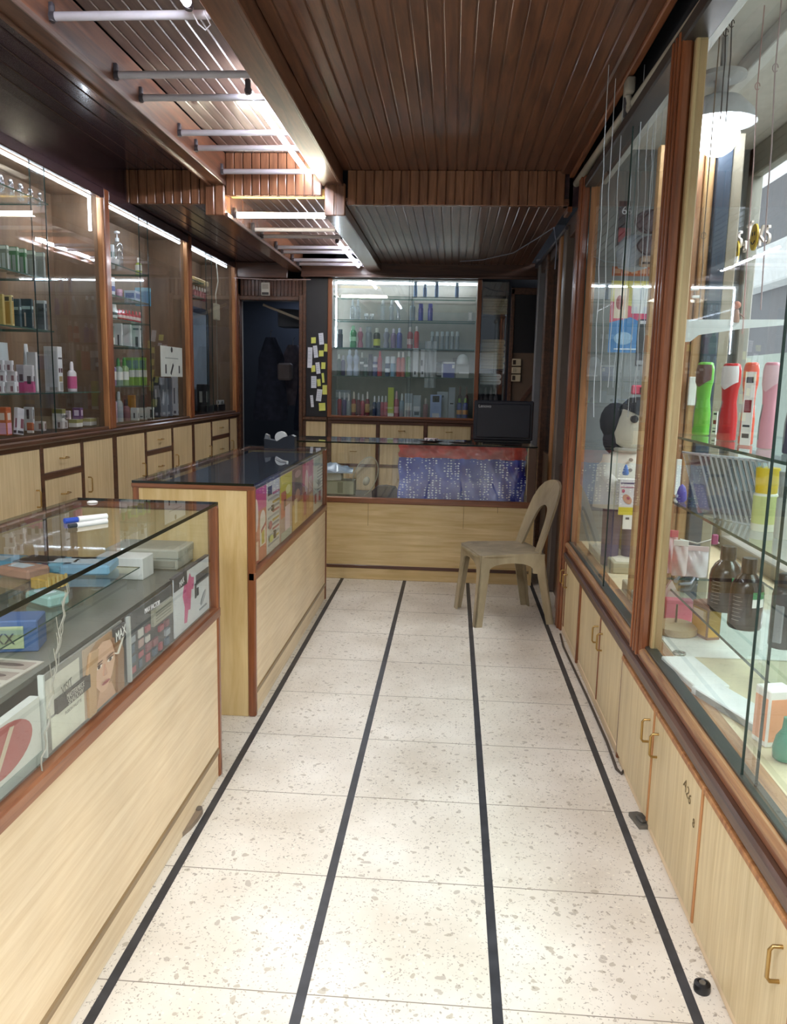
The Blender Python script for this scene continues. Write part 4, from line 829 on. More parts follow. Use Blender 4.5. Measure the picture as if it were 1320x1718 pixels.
# ---------------- bottles of the back window
def bb(x, w, yt, z, kind, c, cc, lb, group=None, lab=None, mat=None, p=YB+.1):
    return bottle(fit(PB(x-w/2, x+w/2, yt, z, .06, p), w/FPX*7.85), kind, c, cc, lb, group=group, lab=lab, mat=mat)
z_ = BK['a']+.001
for k, (x, yt) in enumerate(((697, 472), (713, 476), (733, 468), (767, 474))):
    bb(x, 6, yt, z_, 'can', '#6f8fb4', '#a9c4dc', ['first', 'second', 'third', 'fourth'][k]+' slim pale-blue can from the left on the topmost back shelf', 'slim cans on the topmost back shelf')
z_ = BK['b']+.001
for k, x in enumerate((591, 600)): bb(x, 8, 502, z_, 'slim', '#b8ccd4', '#dce6ea', ('left' if k == 0 else 'right')+' clear tall bottle at the left of the second back shelf', 'clear tall bottles', mat=CLEARP)
for k, x in enumerate((642, 657, 668)): bb(x, 8, 503, z_, 'hour', '#c9b9b4', '#e8eef0', ['left', 'middle', 'right'][k]+' waisted clear bottle in the middle of the second back shelf', 'waisted clear bottles', mat=CLEARP)
bb(614, 7, 526, z_, 'jar', '#b9cfd8', '#e6eef0', 'short clear jar left of the waisted clear bottles', mat=CLEARP)
bb(623, 7, 526, z_, 'jar', '#b9cfd8', '#e6eef0', 'short clear jar closest to the waisted clear bottles, its twin on the left', mat=CLEARP)
bb(692, 9, 504, z_, 'spray', '#8fa4ac', '#b9c6cc', 'grey clear spray bottle left of the deep-blue cans')
for k, x in enumerate((706, 722)): bb(x, 8, 509, z_, 'can', '#24328c', '#30409c', ('left' if k == 0 else 'right')+' deep blue can on the second back shelf', 'deep blue cans')
carton(PB(785, 793, 523, z_, .05), '#b9bcba', 'little white-labelled box at the right end of the second back shelf', dec=[(.2, .8, .2, .9, '#e8e8e4')])
z_ = BK['c']+.001
for (x, w, yt, k, c, cc, lb, lab) in ((570, 9, 552, 'can', '#3a4650', '#6d7a84', 'dark grey can at the left end of the third back shelf', None), (592, 11, 546, 'hour', '#4f9a66', '#9ad0a8', 'green waisted bottle on the third back shelf', ('#a8e0b8', .3, .5)), (604, 9, 549, 'hour', '#a86a78', '#d0b0b8', 'dusty pink waisted bottle right of the green one', None),
    (618, 10, 548, 'can', '#7d8a90', '#98a4a8', 'flat grey can between the pink bottle and the olive one', None), (632, 11, 550, 'spray', '#2c3420', '#c8ccc0', 'olive bottle with bright yellow-green label', ('#c2cc4a', .12, .45)), (648, 10, 550, 'hour', '#8a8f9c', '#c6ccd4', 'silver-grey waisted bottle right of the olive bottle', None), (660, 9, 551, 'spray', '#7f6f8c', '#bcb4c8', 'mauve spray bottle on the third back shelf', None), (670, 9, 550, 'spray', '#5a62a0', '#b8c0dc', 'blue-violet spray bottle on the third back shelf', None),
    (688, 9, 548, 'spray', '#b84a48', '#e0d0cc', 'first red spray bottle right of the pane edge', ('#e0c0bc', .2, .45)), (699, 8, 547, 'spray', '#c04038', '#d8d0cc', 'second red spray bottle beside the dark gap', None)):
    bb(x, w, yt, z_, k, c, cc, lb, None, lab)
for k in range(6): bb(725+k*8.5, 6, 556, z_, 'can', '#7d8c90', '#b4c4c8', 'slim grey-green can in the wrapped row of six on the third back shelf', 'wrapped slim cans')
z_ = BK['d']+.001
for (x, w, yt, k, c, cc, lb, lab) in ((568, 7, 594, 'spray', '#2c4a3c', '#e0e8e4', 'dark green bottle at the left end of the fourth back shelf', None), (575, 7, 596, 'spray', '#332c58', '#b8b8c4', 'dark violet bottle second on the fourth back shelf', None), (586, 10, 586, 'hour', '#b8c6dc', '#d8e2ee', 'left curvy pale-blue bottle on the fourth back shelf', None), (597, 10, 586, 'hour', '#b4c4dc', '#d4deec', 'right curvy pale-blue bottle on the fourth back shelf', None), (607, 7, 591, 'spray', '#34403e', '#dfe2da', 'dark bottle with white label right of the curvy pair', ('#e6ecec', .5, .6)), (613, 7, 600, 'can', '#2f4e48', '#46605a', 'dark green can with white band', ('#e6ecec', .5, .62)),
    (621, 8, 594, 'can', '#1d2236', '#2a3048', 'black-blue can in the middle of the fourth back shelf', None), (629, 8, 598, 'can', '#343a74', '#c8ccd8', 'indigo can beside the black-blue one', ('#e2e6ec', .45, .6)), (637, 8, 589, 'spray', '#a82438', '#c83848', 'crimson bottle on the fourth back shelf', None), (650, 8, 598, 'jar', '#2a4468', '#dce6ec', 'navy jar with white lid, left one', ('#d8e4ec', .2, .4)), (659, 8, 598, 'jar', '#6a9ab8', '#dce6ec', 'light-blue jar with white lid, right of the navy jar', None),
    (669, 8, 590, 'spray', '#b8483c', '#e4e0dc', 'brick red bottle left of the salmon one', None), (676, 7, 590, 'spray', '#c05a50', '#e4e0dc', 'salmon red bottle close to the pane edge', None), (685, 8, 588, 'spray', '#5c8a3c', '#d4dcd0', 'leaf green bottle right of the pane edge', None)):
    bb(x, w, yt, z_, k, c, cc, lb, None, lab)
carton(PB(693, 702, 584, z_, .04), '#cfd6da', 'tall white carton right of the leaf green bottle', dec=[(.3, .6, .08, .2, '#2c3440')])
carton(PB(706, 713, 585, z_, .04), '#c9ced4', 'tall white carton with black letters beside the draped plastic', dec=[(.1, .5, .4, .6, '#2c3440'), (.3, .7, .1, .2, '#2c3440')])
mb = MB(PB(714, 732, 572, z_, .02)[0]); w = .10
vs = []; 
for i in range(9):
    for j in range(7): vs.append((-.055+.11*j/6, .012*math.sin(j*2.1+i*.7), -.1+.44*i/8))
mb.add(vs, [(i*7+j, i*7+j+1, (i+1)*7+j+1, (i+1)*7+j) for i in range(8) for j in range(6)], 0, True); mb.build('plastic_bag', plain('#a8b0b4', .3), top=('crumpled grey-white plastic sheet hanging from the third back shelf', 'bag'))
t = thing('helmet', 'dark curved helmet with grey visor at the right of the fourth back shelf', 'helmet', PB(730, 744, 600, z_)[0].translation)
MB(PB(730, 746, 600, z_, .08, YB+.16)[0]).ball((0, 0, .075), .075, sc=(1, 1, 1)).build('shell', plain('#23282e', .3), t)
MB(PB(730, 746, 600, z_, .08, YB+.16)[0]).box(-.03, .035, -.085, -.06, .02, .05, 0, .004).build('visor_label', plain('#9aa0a4', .4), t)
c_ = carton(PB(741, 763, 607, z_, .06), '#2f3f98', 'royal blue box with white border on the fourth back shelf', dec=[(.0, 1, .88, 1, '#dfe4ea'), (0, .12, 0, 1, '#c4ccd6'), (.8, .98, .6, .82, '#f0f2f4')])
carton(PB(765, 787, 611, z_, .06), '#a9b0ac', 'grey-white box with white stripe at the right end of the fourth back shelf', dec=[(.25, 1, .3, .42, '#f0f2f2')])
hb = PB(765, 787, 611, z_, .06)
MB(hb[0] @ Matrix.Translation((0, 0, hb[3]))).lathe([(.06, 0), (.062, .02), (.05, .07), (.03, .09), (.001, .098)], seg=18).build('plastic_dome', plain('#c9d0d2', .2), top=('pale translucent dome lying on the grey-white box', 'dome'))
t = thing('hair_dryer', 'black hair dryer standing between the blue and grey-white boxes', 'hair dryer', PB(760, 768, 600, z_)[0].translation)
T = PB(759, 768, 600, z_, .05, YB+.2)[0]; MB(T).tube([(0, 0, 0), (0, 0, .14)], .014, 10).build('grip', plain('#5a6066', .4), t); MB(T).tube([(-.02, 0, .16), (.05, 0, .17)], [.03, .026], 12).build('barrel', BLACK, t)
z_ = BK['e']
cl = [('#8c2434', 'wine red'), ('#4a3c70', 'violet'), ('#9aa4ac', 'silver-grey'), ('#8a3436', 'brick red'), ('#6c1c2c', 'dark claret'), ('#a0384c', 'rose red'), ('#7c2030', 'maroon')]
caps = ['#e0e4e8', '#cfd4d8', '#d8dce0', '#e4e0d4', '#c8ccd0', '#dcdcdc', '#e8e8e8']
for k, x in enumerate((569, 577, 584.5, 593, 601, 608, 616)):
    bb(x, 7.5, 657+(k % 3)*2, z_, 'slim', cl[k][0], caps[k], f'{cl[k][1]} bottle with a pale spray top, lowest back shelf left group', None, ('#c8a060', .15, .5) if k in (3, 6) else None)
for k, (x, c, nm) in enumerate(((628, '#2c3a5c', 'navy'), (635, '#5a6a88', 'slate blue'), (641, '#a84a5c', 'rose'), (647, '#b85a68', 'pale rose'))):
    bb(x, 7, 664, z_, 'slim', c, '#d8dce4', f'{nm} bottle in the middle of the lowest back shelf')
bb(665, 9, 656, z_, 'slim', '#a84458', '#e0b8c0', 'pink-capped crimson bottle right of the tall yellow carton', lab=('#dc9aac', .15, .4))
bb(674, 8, 660, z_, 'slim', '#7f9aac', '#c8d8e0', 'blue-grey bottle left of the silver blister packs')
carton(PB(651, 661, 650, z_, .05), '#b4c43c', 'tall yellow-green carton on the lowest back shelf', dec=[(.0, 1, .0, .12, '#e8ecd8')])
carton(PB(560, 588, 654, z_+.0, .02, YB+.26), '#8d96a0', 'flat grey card standing behind the red bottles at the left', cat='card', dec=[(.1, .9, .7, .9, '#b8c0c8')])
carton(PB(679, 692, 660, z_, .03), '#a9b8c4', 'silver blister pack, left of two on the lowest back shelf', dec=[(.1, .9, .3, .6, '#d8e4ea'), (.2, .8, .05, .25, '#7c8ca0')], group='silver blister packs')
carton(PB(693, 706, 663, z_, .03), '#a4b4c0', 'silver blister pack, right of two on the lowest back shelf', dec=[(.1, .9, .3, .5, '#cfdce4'), (.2, .8, .1, .25, '#40505c')], group='silver blister packs')
bb(714, 9, 668, z_, 'slim', '#8a5a5e', '#cfc8c4', 'dull rose bottle right of the silver blister packs')
t = carton(PB(722, 741, 662, z_, .04, YB+.08), '#8fa8d8', 'pale blue package with a dark-haired doll shape in front of the white box', cat='package', dec=[(.2, .8, .68, .95, '#25282c'), (.35, .65, .72, .88, '#e4dcc8'), (.2, .8, .0, .2, '#c9ccd4')])
carton(PB(733, 752, 657, z_, .05, YB+.14), '#a9b4bc', 'grey-white box lettered RVS behind the doll package', dec=[(.35, .6, .78, .86, '#50606c')])
text('RVS', .045, plain('#55636e', .5), PB(740, 752, 657, z_, .05, YB+.139)[0] @ Matrix.Translation((0, -.028, .14)), bpy.data.objects['carton'] if 0 else t, sx=.8) if 0 else None
carton(PB(753, 764, 650, z_, .05, YB+.06), '#93a0ac', 'tall grey carton with small dark logo, lowest back shelf', dec=[(.25, .75, .46, .5, '#1c2430')])
for k, x in enumerate((771, 781)):
    t = bottle(fit(PB(x-4.5, x+4.5, 668, z_, .05, YB+.08), .052), 'spray', '#3a4690', '#7ca83c', ('left' if k == 0 else 'right')+' multicoloured bottle with green cap at the lower right of the back showcase', group='multicoloured bottles', lab=('#d0903c', .2, .42))
for k, x in enumerate((772, 783)):
    bb(x, 8, 648, z_+.0, 'round', '#5c3c38', '#8c6a60', ('left' if k == 0 else 'right')+' tall brown bottle behind the multicoloured pair', 'brown bottles behind the multicoloured pair', p=YB+.2)
# ---------------- folded towels in the tall case
def towels(z, n, x0, x1, c, h, where):
    for i in range(n):
        P = PB(x0, x1, 600, z, .22, YB+.04); w = P[1]/2
        prof = [(-w, .004), (-w+.004, 0), (w-.012, 0), (w, h*.2), (w+.003, h*.5), (w, h*.8), (w-.012, h-.002), (-w+.004, h-.002), (-w, h-.006)]
        mb = MB(P[0] @ Matrix.Translation((random.uniform(-.004, .004), 0, h*i)))
        mb.prism(prof, -.11, .11, 0, 'XZ', False); mb.box(-w, w-.01, -.113, -.11, h*.46, h*.54, 1)
        pos = ['bottom', 'second', 'third', 'fourth', 'fifth'][i] if i < n-1 else 'top'
        mb.build('folded_towel', [plain(c, .9), plain('#77705c', .9)], top=(f'{pos} folded towel of the {where}', 'towel', f'folded towels, {where}'))
towels(TW['a'], 3, 805, 848, '#b3a98a', .05, 'beige upper pile in the dark case')
towels(TW['b'], 5, 803, 846, '#a79d80', .055, 'beige tall pile in the dark case')
towels(TW['c'], 2, 801, 842, '#d6e0e4', .05, 'white pile under the beige towels')
for k, x in enumerate((806, 815, 824, 833)): bb(x, 8, 650, TW['d']+.001, 'spray', '#6c6a70', '#9a98a0', ['first', 'second', 'third', 'fourth'][k]+' grey bottle from the left under the white towels', 'grey bottles under the towels')
# ---------------- things in and on the near-left counter
ZD1 = .80
o_ = MB().box(-1.28, -.865, .55, 2.64, ZD1-.012, ZD1).build('grey_shelf', plain('#6f6c60', .35), c1)
def boxf(x0, x1, yb_, yt, z, depth, c, label, dec=(), name='carton', rot=0, cat='box'):
    """box whose camera-side face is seen between two pixels, resting at height z"""
    a = at(x0, yb_, 2, z); e = at(x1, yb_, 2, z); y = (a.y+e.y)/2; a = at(x0, yb_, 1, y); e = at(x1, yb_, 1, y)
    h = at((x0+x1)/2, yt, 1, y).z-z
    return carton((TR(((a.x+e.x)/2, y+depth/2, z), rot), e.x-a.x, depth, h), c, label, cat, dec, name=name)
boxf(160, 240, 972, 936, ZD1, .09, '#e3e2dc', 'plain white carton on the grey shelf of the near counter')
o_ = boxf(248, 300, 952, 921, ZD1, .30, '#cbc9bb', 'large cream lidded box at the far end of the near counter', dec=[(.02, .98, .04, .08, '#9a9687'), (.02, .98, .9, .94, '#9a9687')]) if 0 else None
P1_ = at(298, 957, 2, ZD1); 
T = TR((min(P1_.x, -.875)-.12, P1_.y+.11, ZD1)); mb = MB(T); mb.box(-.12, .12, -.11, .11, 0, .062, 0, .004); mb.box(-.123, .123, -.113, .113, .036, .066, 0, .003); mb.box(-.11, .11, -.1135, -.1125, .010, .030, 1); mb.box(-.10, .10, -.09, .09, .0655, .0664, 1)
cb = mb.build('lidded_box', [plain('#b5b3a4', .5), plain('#9e9c8e', .5)], top=('large cream lidded box with faint lettering at the far end of the near counter', 'box'))
text('GANGHE', .022, plain('#a09c8c', .5), T @ Matrix.Translation((.1235, 0, .042)) @ Matrix.Rotation(PI/2, 4, 'Z'), cb)
XP = -.822
def poster_frame(x0, x1, yr, ztop, zbot=.64):
    y0 = at(x0, yr, 0, XP).y; y1 = at(x1, yr, 0, XP).y
    return TR((XP, (y0+y1)/2, zbot), FACE_E), abs(y1-y0), ztop-zbot
class Sheet:
    def __init__(s, T, w, h, base, th=.004): s.T, s.w, s.h = T, w, h; s.mb = MB(T); s.m = [base]; s.mb.box(-w/2, w/2, 0, th, 0, h); s.lay = 0
    def mat(s, c):
        s.m.append(plain(c, .5)); s.lay += 1; return len(s.m)-1
    def poly(s, pts, c):
        k = s.mat(c); y = -.0004*s.lay; s.mb.prism([((u-.5)*s.w, v*s.h) for u, v in pts], y-.0004, .0005, k)
    def rect(s, u0, u1, v0, v1, c): s.poly([(u0, v0), (u1, v0), (u1, v1), (u0, v1)], c)
    def ell(s, u, v, a, b, c, rot=0):
        k = s.mat(c); y = -.0004*s.lay; s.mb.ell(((u-.5)*s.w, v*s.h), a*s.w, b*s.h, y-.0004, k, 28, rot, th=.0008)
    def done(s, label, name='poster', cat='poster', group=None): return s.mb.build(name, s.m, top=(label, cat, group))
    def tx(s, t, u, v, size, c, o, rot=0, sx=1): return text(t, size, plain(c, .5), s.T @ Matrix.Translation(((u-.5)*s.w, -.0004*(s.lay+3)-.001, v*s.h)) @ Matrix.Rotation(-rot, 4, 'Y'), o, sx=sx)
# portrait poster
T, w, h = poster_frame(72, 208, 1150, .815)
s = Sheet(T, w, h, plain('#8f8c84', .5))
s.rect(.02, .40, .45, .92, '#cfcabb'); s.rect(.06, .44, .02, .42, '#d8d6c4')
s.rect(.44, .98, .02, .97, '#b6a08a')
s.poly([(.47, .02), (.95, .02), (.97, .55), (.93, .88), (.80, .97), (.62, .96), (.50, .85), (.46, .55)], '#a8825c')       # hair
s.poly([(.58, .02), (.86, .02), (.80, .25), (.64, .25)], '#c99f80')                                                       # neck
s.poly([(.56, .72), (.60, .84), (.70, .90), (.80, .86), (.86, .72), (.86, .52), (.81, .34), (.73, .20), (.66, .20), (.59, .34), (.55, .52)], '#d7ae90')   # face
for u in (.635, .785):
    s.ell(u, .585, .042, .024, '#f0e4d8'); s.ell(u, .585, .018, .022, '#4a3a30'); s.ell(u, .645, .052, .010, '#7d5a40', .05); s.ell(u, .615, .045, .008, '#5c4030')
s.poly([(.705, .58), (.73, .44), (.71, .415), (.68, .425)], '#c4957a'); s.ell(.705, .32, .055, .022, '#b0605a'); s.ell(.705, .322, .05, .004, '#7a3c3c')
s.poly([(.47, .02), (.56, .02), (.57, .5), (.62, .86), (.52, .88), (.46, .6)], '#c09a70'); s.poly([(.86, .02), (.96, .02), (.97, .6), (.88, .9), (.82, .84), (.88, .55)], '#8f6a48')
s.rect(.10, .49, .44, .62, '#4e4740')
s.poly([(.86, .60), (.89, .58), (.99, .80), (.97, .82)], '#e2dccd')
s.rect(.84, 1, .78, .97, '#3c3a38')
o = s.done('make-up poster with a fair-haired woman portrait inside the near counter glass', group=None)
s.tx('MAX', .92, .80, .036, '#f0f0ea', o, .1, .8); s.tx('VISIT', .2, .66, .028, '#7a756a', o, .12, .8); s.tx('MASTERPIECE', .295, .54, .018, '#b8b2a4', o, 0, .75); s.tx('SHADOW', .295, .46, .018, '#b8b2a4', o, 0, .9); s.tx('FUSION PALETTE', .26, .37, .010, '#8a8578', o)
MB(T).box(-w/2-.006, -w/2, -.004, .008, 0, h+.004).build('clear_edge', plain('#c8ccc4', .3), o)
T, w, h = poster_frame(210, 289, 1020, .815)
s = Sheet(T, w, h, plain('#4f5152', .45))
random.seed(3)
for i in range(6):
    for j in range(4):
        if random.random() < .85 and not (i > 2 and j == 3): s.rect(.08+.14*i, .08+.14*i+random.uniform(.05, .11), .06+.16*j, .06+.16*j+random.uniform(.08, .13), random.choice(['#8a5a60', '#9aa0a6', '#b0938c', '#5d6d7c', '#a85f66', '#c4c0b8']))
s.rect(.5, .95, .55, .82, '#a8a595'); s.rect(.0, .03, 0, 1, '#b8bab4')
for k in range(4): s.rect(.55, .9, .60+.05*k, .612+.05*k, '#7f7c70')
o = s.done('dark make-up poster with rows of palettes and a pale text panel in the near counter')
s.tx('MAX FACTOR', .45, .88, .020, '#dedede', o, -.05, .9)
T, w, h = poster_frame(291, 350, 960, .825)
s = Sheet(T, w, h, plain('#d4d6d6', .45))
s.poly([(.25, .12), (.32, .10), (.36, .30), (.42, .28), (.46, .62), (.52, .60), (.54, .80), (.46, .84), (.42, .92), (.36, .78), (.28, .86), (.22, .6), (.27, .4)], '#c85a86')
s.rect(0, .34, .78, 1, '#4a4a4a'); s.rect(.6, .98, .62, .80, '#4d4f50'); s.rect(.56, .6, .40, .66, '#3c3e40'); s.rect(.62, .66, .42, .56, '#3c3e40'); s.ell(.8, .3, .1, .05, '#a0a4a8', .6); s.rect(.68, .9, .12, .14, '#8c9094')
o = s.done('white poster with a pink lipstick smear at the far end of the near counter')
s.tx('MAX', .17, .84, .026, '#f0f0f0', o, .2, .8)
MB(T).box(-w/2-.004, w/2, -.002, .012, h, h+.004).build('dark_top_edge', GREYD, o)
# red oval package near the left image edge
T, w, h = poster_frame(-60, 72, 1290, .78, .64)
s = Sheet(T, w, h, plain('#c9c9bf', .5), .02); s.ell(.45, .60, .42, .36, '#a8605a'); s.poly([(.30, .30), (.36, .28), (.62, .86), (.56, .88)], '#c4b49c'); s.rect(0, 1, 0, .16, '#8e9890')
s.done('white package with a brick red oval at the lower left behind the near counter glass', 'package', 'package')
# crinkled tape over the crack in the glass
mb = MB(); pts = []
for k in range(26):
    f_ = k/25; x = 112-46*f_+ (3*math.sin(k*1.9)); y = 980+330*f_; pts.append(at(x, y, 0, -.806))
for j, (wd, sh) in enumerate(((.0012, 0), (.0008, .006), (.0007, -.004))): mb.tube([p+Vector((.001*j, sh*math.sin(i*.5+j)*(1-i/30), 0)) for i, p in enumerate(pts)], wd, 5)
for k in range(3, 14, 1):
    a = pts[k]; sg = 1 if k % 2 else -1; mb.tube([a, a+Vector((.002, sg*.008, .015)), a+Vector((.002, sg*.011, .035))], .0008, 5)
mb.build('crack_tape', plain('#9c9a8c', .4), top=('feathery pale strip of tape over a crack in the near counter glass', 'tape'))
# blue box with price card, sheet with eye pictures, on the shelf
a = at(8, 1085, 0, -1.0)
T = TR((-1.0, at(20, 1100, 0, -1.0).y, .80), FACE_E+.5) if 0 else TR((at(20, 1095, 2, ZD1).x, at(20, 1095, 2, ZD1).y+.03, ZD1), .25)
mb = MB(T); mb.box(-.14, .05, -.03, .05, 0, .075, 0, .003); mb.box(-.08, .02, -.032, -.0295, .01, .062, 1); mb.box(-.14, -.085, -.032, -.0295, .005, .07, 2)
o = mb.build('carton', [plain('#3f5c88', .45), plain('#aab08a', .5), plain('#c9b440', .5)], top=('blue box with a handwritten 7XX price card at the left edge of the near counter', 'box'))
text('7XX', .036, plain('#3a4048', .5), T @ Matrix.Translation((-.03, -.034, .022)), o, sx=.9)
q = at(60, 1148, 2, .80); mb = MB(TR((min(q.x, -.99), q.y, .8005), -.08)); mb.box(-.16, .10, -.12, .13, 0, .003)
for i in range(2):
    for j in range(4): cx, cy = -.08+.12*i, -.09+.062*j; mb.box(cx-.05, cx+.05, cy-.022, cy+.022, .003, .0035, 1); mb.ell((cx, cy), .034, .009, .0034, 2, 14, 0, 'XY', .0006)
mb.build('picture_sheet', [plain('#b9b0a2', .6), plain('#9c8c80', .6), plain('#5e4c46', .6)], top=('sheet printed with rows of eye close-ups lying low in the near counter', 'sheet'))
# light-blue packs on the upper shelf under the counter top
random.seed(12)
for k, (x, y, dx, dy, c, lb) in enumerate(((60, 905, .13, .10, '#4f8fa8', 'teal-blue pack lying under the near counter top'), (150, 915, .16, .10, '#6fa3b5', 'pale blue pack lying under the near counter top in front of the marker'), (240, 890, .14, .12, '#7fa9c0', 'light blue-grey pack under the far half of the near counter top'), (40, 940, .12, .08, '#b98c74', 'copper-pink pack under the near counter top at the left edge'), (130, 985, .10, .06, '#86a8a0', 'grey-green pack close to the front glass under the near counter top'))):
    q = at(x, y, 2, .905); mb = MB(TR((min(q.x, -1.0), min(q.y, 2.22), .86), random.uniform(-.5, .5)))
    mb.box(-dx/2, dx/2, -dy/2, dy/2, 0, .03, 0, .006); mb.box(-dx*.3, dx*.2, -dy*.3, dy*.2, .03, .031, 1)
    mb.build('flat_pack', [plain(c, .3), plain('#c8d4d8', .4)], top=(lb, 'pack'))
gshelf(c1, -1.28, -.93, .55, 2.30, .858, .003)
for k, (x, y, c, lb) in enumerate(((88, 862, '#2c3038', 'dark palette case under the near counter top at its far left'), (140, 858, '#4c3048', 'plum palette case under the far part of the near counter top'), (215, 860, '#b0a060', 'olive-yellow pouch under the far part of the near counter top'), (195, 880, '#3c3a40', 'black flat case under the near counter top below the marker'))):
    q = at(x, y, 2, .90); mb = MB(TR((max(-1.2, min(q.x, -.95)), min(q.y, 2.22), .86), random.uniform(-.4, .4))); mb.box(-.06, .06, -.05, .05, 0, .03, 0, .004); mb.box(-.045, .045, -.035, .035, .03, .0315, 1)
    mb.build('palette_case', [plain(c, .3), plain('#7f7a80', .3)], top=(lb, 'case'))
# marker pens on the glass top
a = at(108, 874, 2, 1.012); e = at(179, 866, 2, 1.012)
t = thing('marker_pen', 'white marker pen with blue cap lying on the near counter top', 'pen', a)
d = (e-a); MB().tube([a+d*.32, e], .009, 12).build('barrel', WHITE, t); MB().tube([a, a+d*.3], .008, 12).build('cap', plain('#2f4fb0', .3), t)
a2 = at(115, 883, 2, 1.011); e2 = at(179, 874, 2, 1.011); t = thing('marker_pen', 'second white pen with black lettering, lying in front of the blue-capped one', 'pen', a2)
d = e2-a2; MB().tube([a2+d*.2, e2], .0075, 12).build('barrel', plain('#e6e6e2', .35), t); MB().tube([a2, a2+d*.2], .006, 10).build('tip', plain('#30363c', .3), t)
q = at(155, 843, 2, 1.006); MB(TR((q.x, q.y, 1.0055))).lathe([(.016, 0), (.018, .002), (.012, .006), (.001, .0075)], seg=18).build('glass_stud', WHITE, top=('small round white stud at the far edge of the near counter top', 'stud'))
q = at(100, 975, 2, .88); q.x += .02; t = thing('gold_brush', 'small golden bristle pack under the near counter top by the front glass', 'brush', (q.x-.03, q.y, .86)); T = TR((q.x-.05, q.y, .862), 1.2)
MB(T).box(-.035, .035, -.03, .03, 0, .03, 0, .003).build('pack', plain('#c9a24c', .4), t)
for k in range(5): MB(T).box(-.03+.014*k, -.024+.014*k, -.034, -.03, .002, .036).build('bristle', plain('#e0c070', .4), t)
# ---------------- magazine sheets in the second counter
zt2 = .962
def sheet2(x0, x1, base, fn, label):
    y0 = at(x0, 890, 0, XP).y; y1 = at(x1, 890, 0, XP).y
    s = Sheet(TR((XP, (y0+y1)/2, .638), FACE_E), (y1-y0)*.985, zt2-.638, plain(base, .45)); fn(s); return s.done(label, 'magazine_sheet', 'poster', 'magazine sheets in the second counter')
def f1(s):
    s.rect(0, 1, .70, 1, '#c8408c'); s.ell(.22, .66, .15, .22, '#e9d9d8'); s.ell(.7, .55, .2, .13, '#ece0da'); s.rect(.5, .9, .2, .58, '#e4dccc'); s.rect(.1, .35, .05, .3, '#e9c8b0'); s.rect(.6, .8, .22, .4, '#c8b040'); s.poly([(.55, .42), (.92, .5), (.92, .46), (.55, .38)], '#b85a5a')
def f2(s):
    s.rect(.1, .4, .82, .95, '#2f2f34')
    for k in range(12): s.rect(.45 if k % 2 else .1, .92, .10+.065*k, .125+.065*k, ['#8c9098', '#c0a040', '#a8acb0', '#b0505a'][k % 4])
    s.rect(.35, .48, .58, .66, '#2a2c30'); s.ell(.2, .4, .12, .06, '#b0606a'); s.rect(.5, .62, .16, .27, '#2e2e34'); s.ell(.25, .2, .14, .05, '#c9cc70')
def f3(s):
    s.rect(.02, .98, .60, 1, '#cfc02c'); s.rect(.1, .5, .35, .75, '#c86a54'); s.rect(.3, .46, .45, .62, '#5a2c2c'); s.rect(.4, .8, .12, .5, '#e3c9cf'); s.ell(.65, .75, .2, .07, '#efe39a'); s.rect(.1, .9, .0, .12, '#b0b8a8')
def f4(s):
    s.rect(0, 1, .5, 1, '#74404a'); s.ell(.5, .72, .3, .18, '#4a2620'); s.ell(.5, .55, .22, .1, '#c08a70'); s.rect(0, 1, 0, .42, '#c89c44'); s.rect(.2, .45, .1, .5, '#e4d0a0'); s.ell(.5, .9, .3, .06, '#b88a90')
def f5(s):
    s.rect(0, 1, .62, 1, '#c83c78'); s.ell(.35, .66, .14, .22, '#e6c8cc'); s.rect(.55, .85, .45, .72, '#e2b8b0'); s.rect(0, 1, 0, .34, '#c48a40'); s.rect(.1, .3, .1, .5, '#b03c3c'); s.rect(.6, .9, .15, .4, '#e0b070')
def f6(s):
    s.rect(.1, .5, .84, .96, '#9ab0a8')
    for k in range(9): s.rect(.3, .85, .30+.06*k, .32+.06*k, ['#7c8488', '#3c4a5a'][k % 2])
    s.rect(.35, .5, .42, .56, '#2c3038')
    for k in range(5): s.rect(.1+.16*k, .18+.16*k, .14, .32, ['#a83c40', '#d8c8c0'][k % 2])
for (x0, x1, base, fn, lb) in ((424, 447, '#c8745c', f1, 'pink and coral magazine sheet, nearest in the second counter'), (447, 469, '#d2d0c8', f2, 'white catalogue sheet with small print, second in the second counter'), (469, 490, '#b8988c', f3, 'sheet with bright yellow top half in the second counter'),
    (490, 507, '#9a6a4a', f4, 'brown and gold portrait sheet in the middle of the second counter'), (507, 525, '#b87458', f5, 'magenta and orange product sheet in the second counter'), (525, 546, '#c4c8c0', f6, 'pale grey text sheet with red columns, farthest in the second counter')):
    sheet2(x0, x1, base, fn, lb)
# tape dispenser on counter two
q = at(470, 752, 2, 1.008); T = TR((q.x, q.y+.03, 1.006), 0)
t = thing('tape_dispenser', 'black desktop tape dispenser with white roll on the second counter', 'tape dispenser', (q.x, q.y+.03, 1.006))
MB(T).prism([(-.10, 0), (.09, 0), (.09, .075), (.07, .085), (.02, .07), (-.02, .045), (-.075, .055), (-.10, .06)], -.035, .035, 0, 'XZ').build('body', plain('#232833', .3), t)
MB(T).prism([(-.10, .058), (-.07, .052), (-.075, .078), (-.095, .088)], -.022, .022).build('cutter', plain('#6f757c', .3), t)
mb = MB(T); mb.tube([(-.0, -.02, .068), (-.0, .02, .068)], .036, 22); mb.build('tape_roll', plain('#d9dcdc', .3), t)
q = at(490, 775, 2, 1.008); MB().tube([at(462, 768, 2, 1.009), at(470, 771, 2, 1.012), at(478, 774, 2, 1.009), at(482, 775, 2, 1.009)], [.002, .003, .004, .006], 6).build('spoon', plain('#c8ccd0', .25, .4), top=('small pale spoon-like strip on the second counter in front of the tape dispenser', 'strip'))
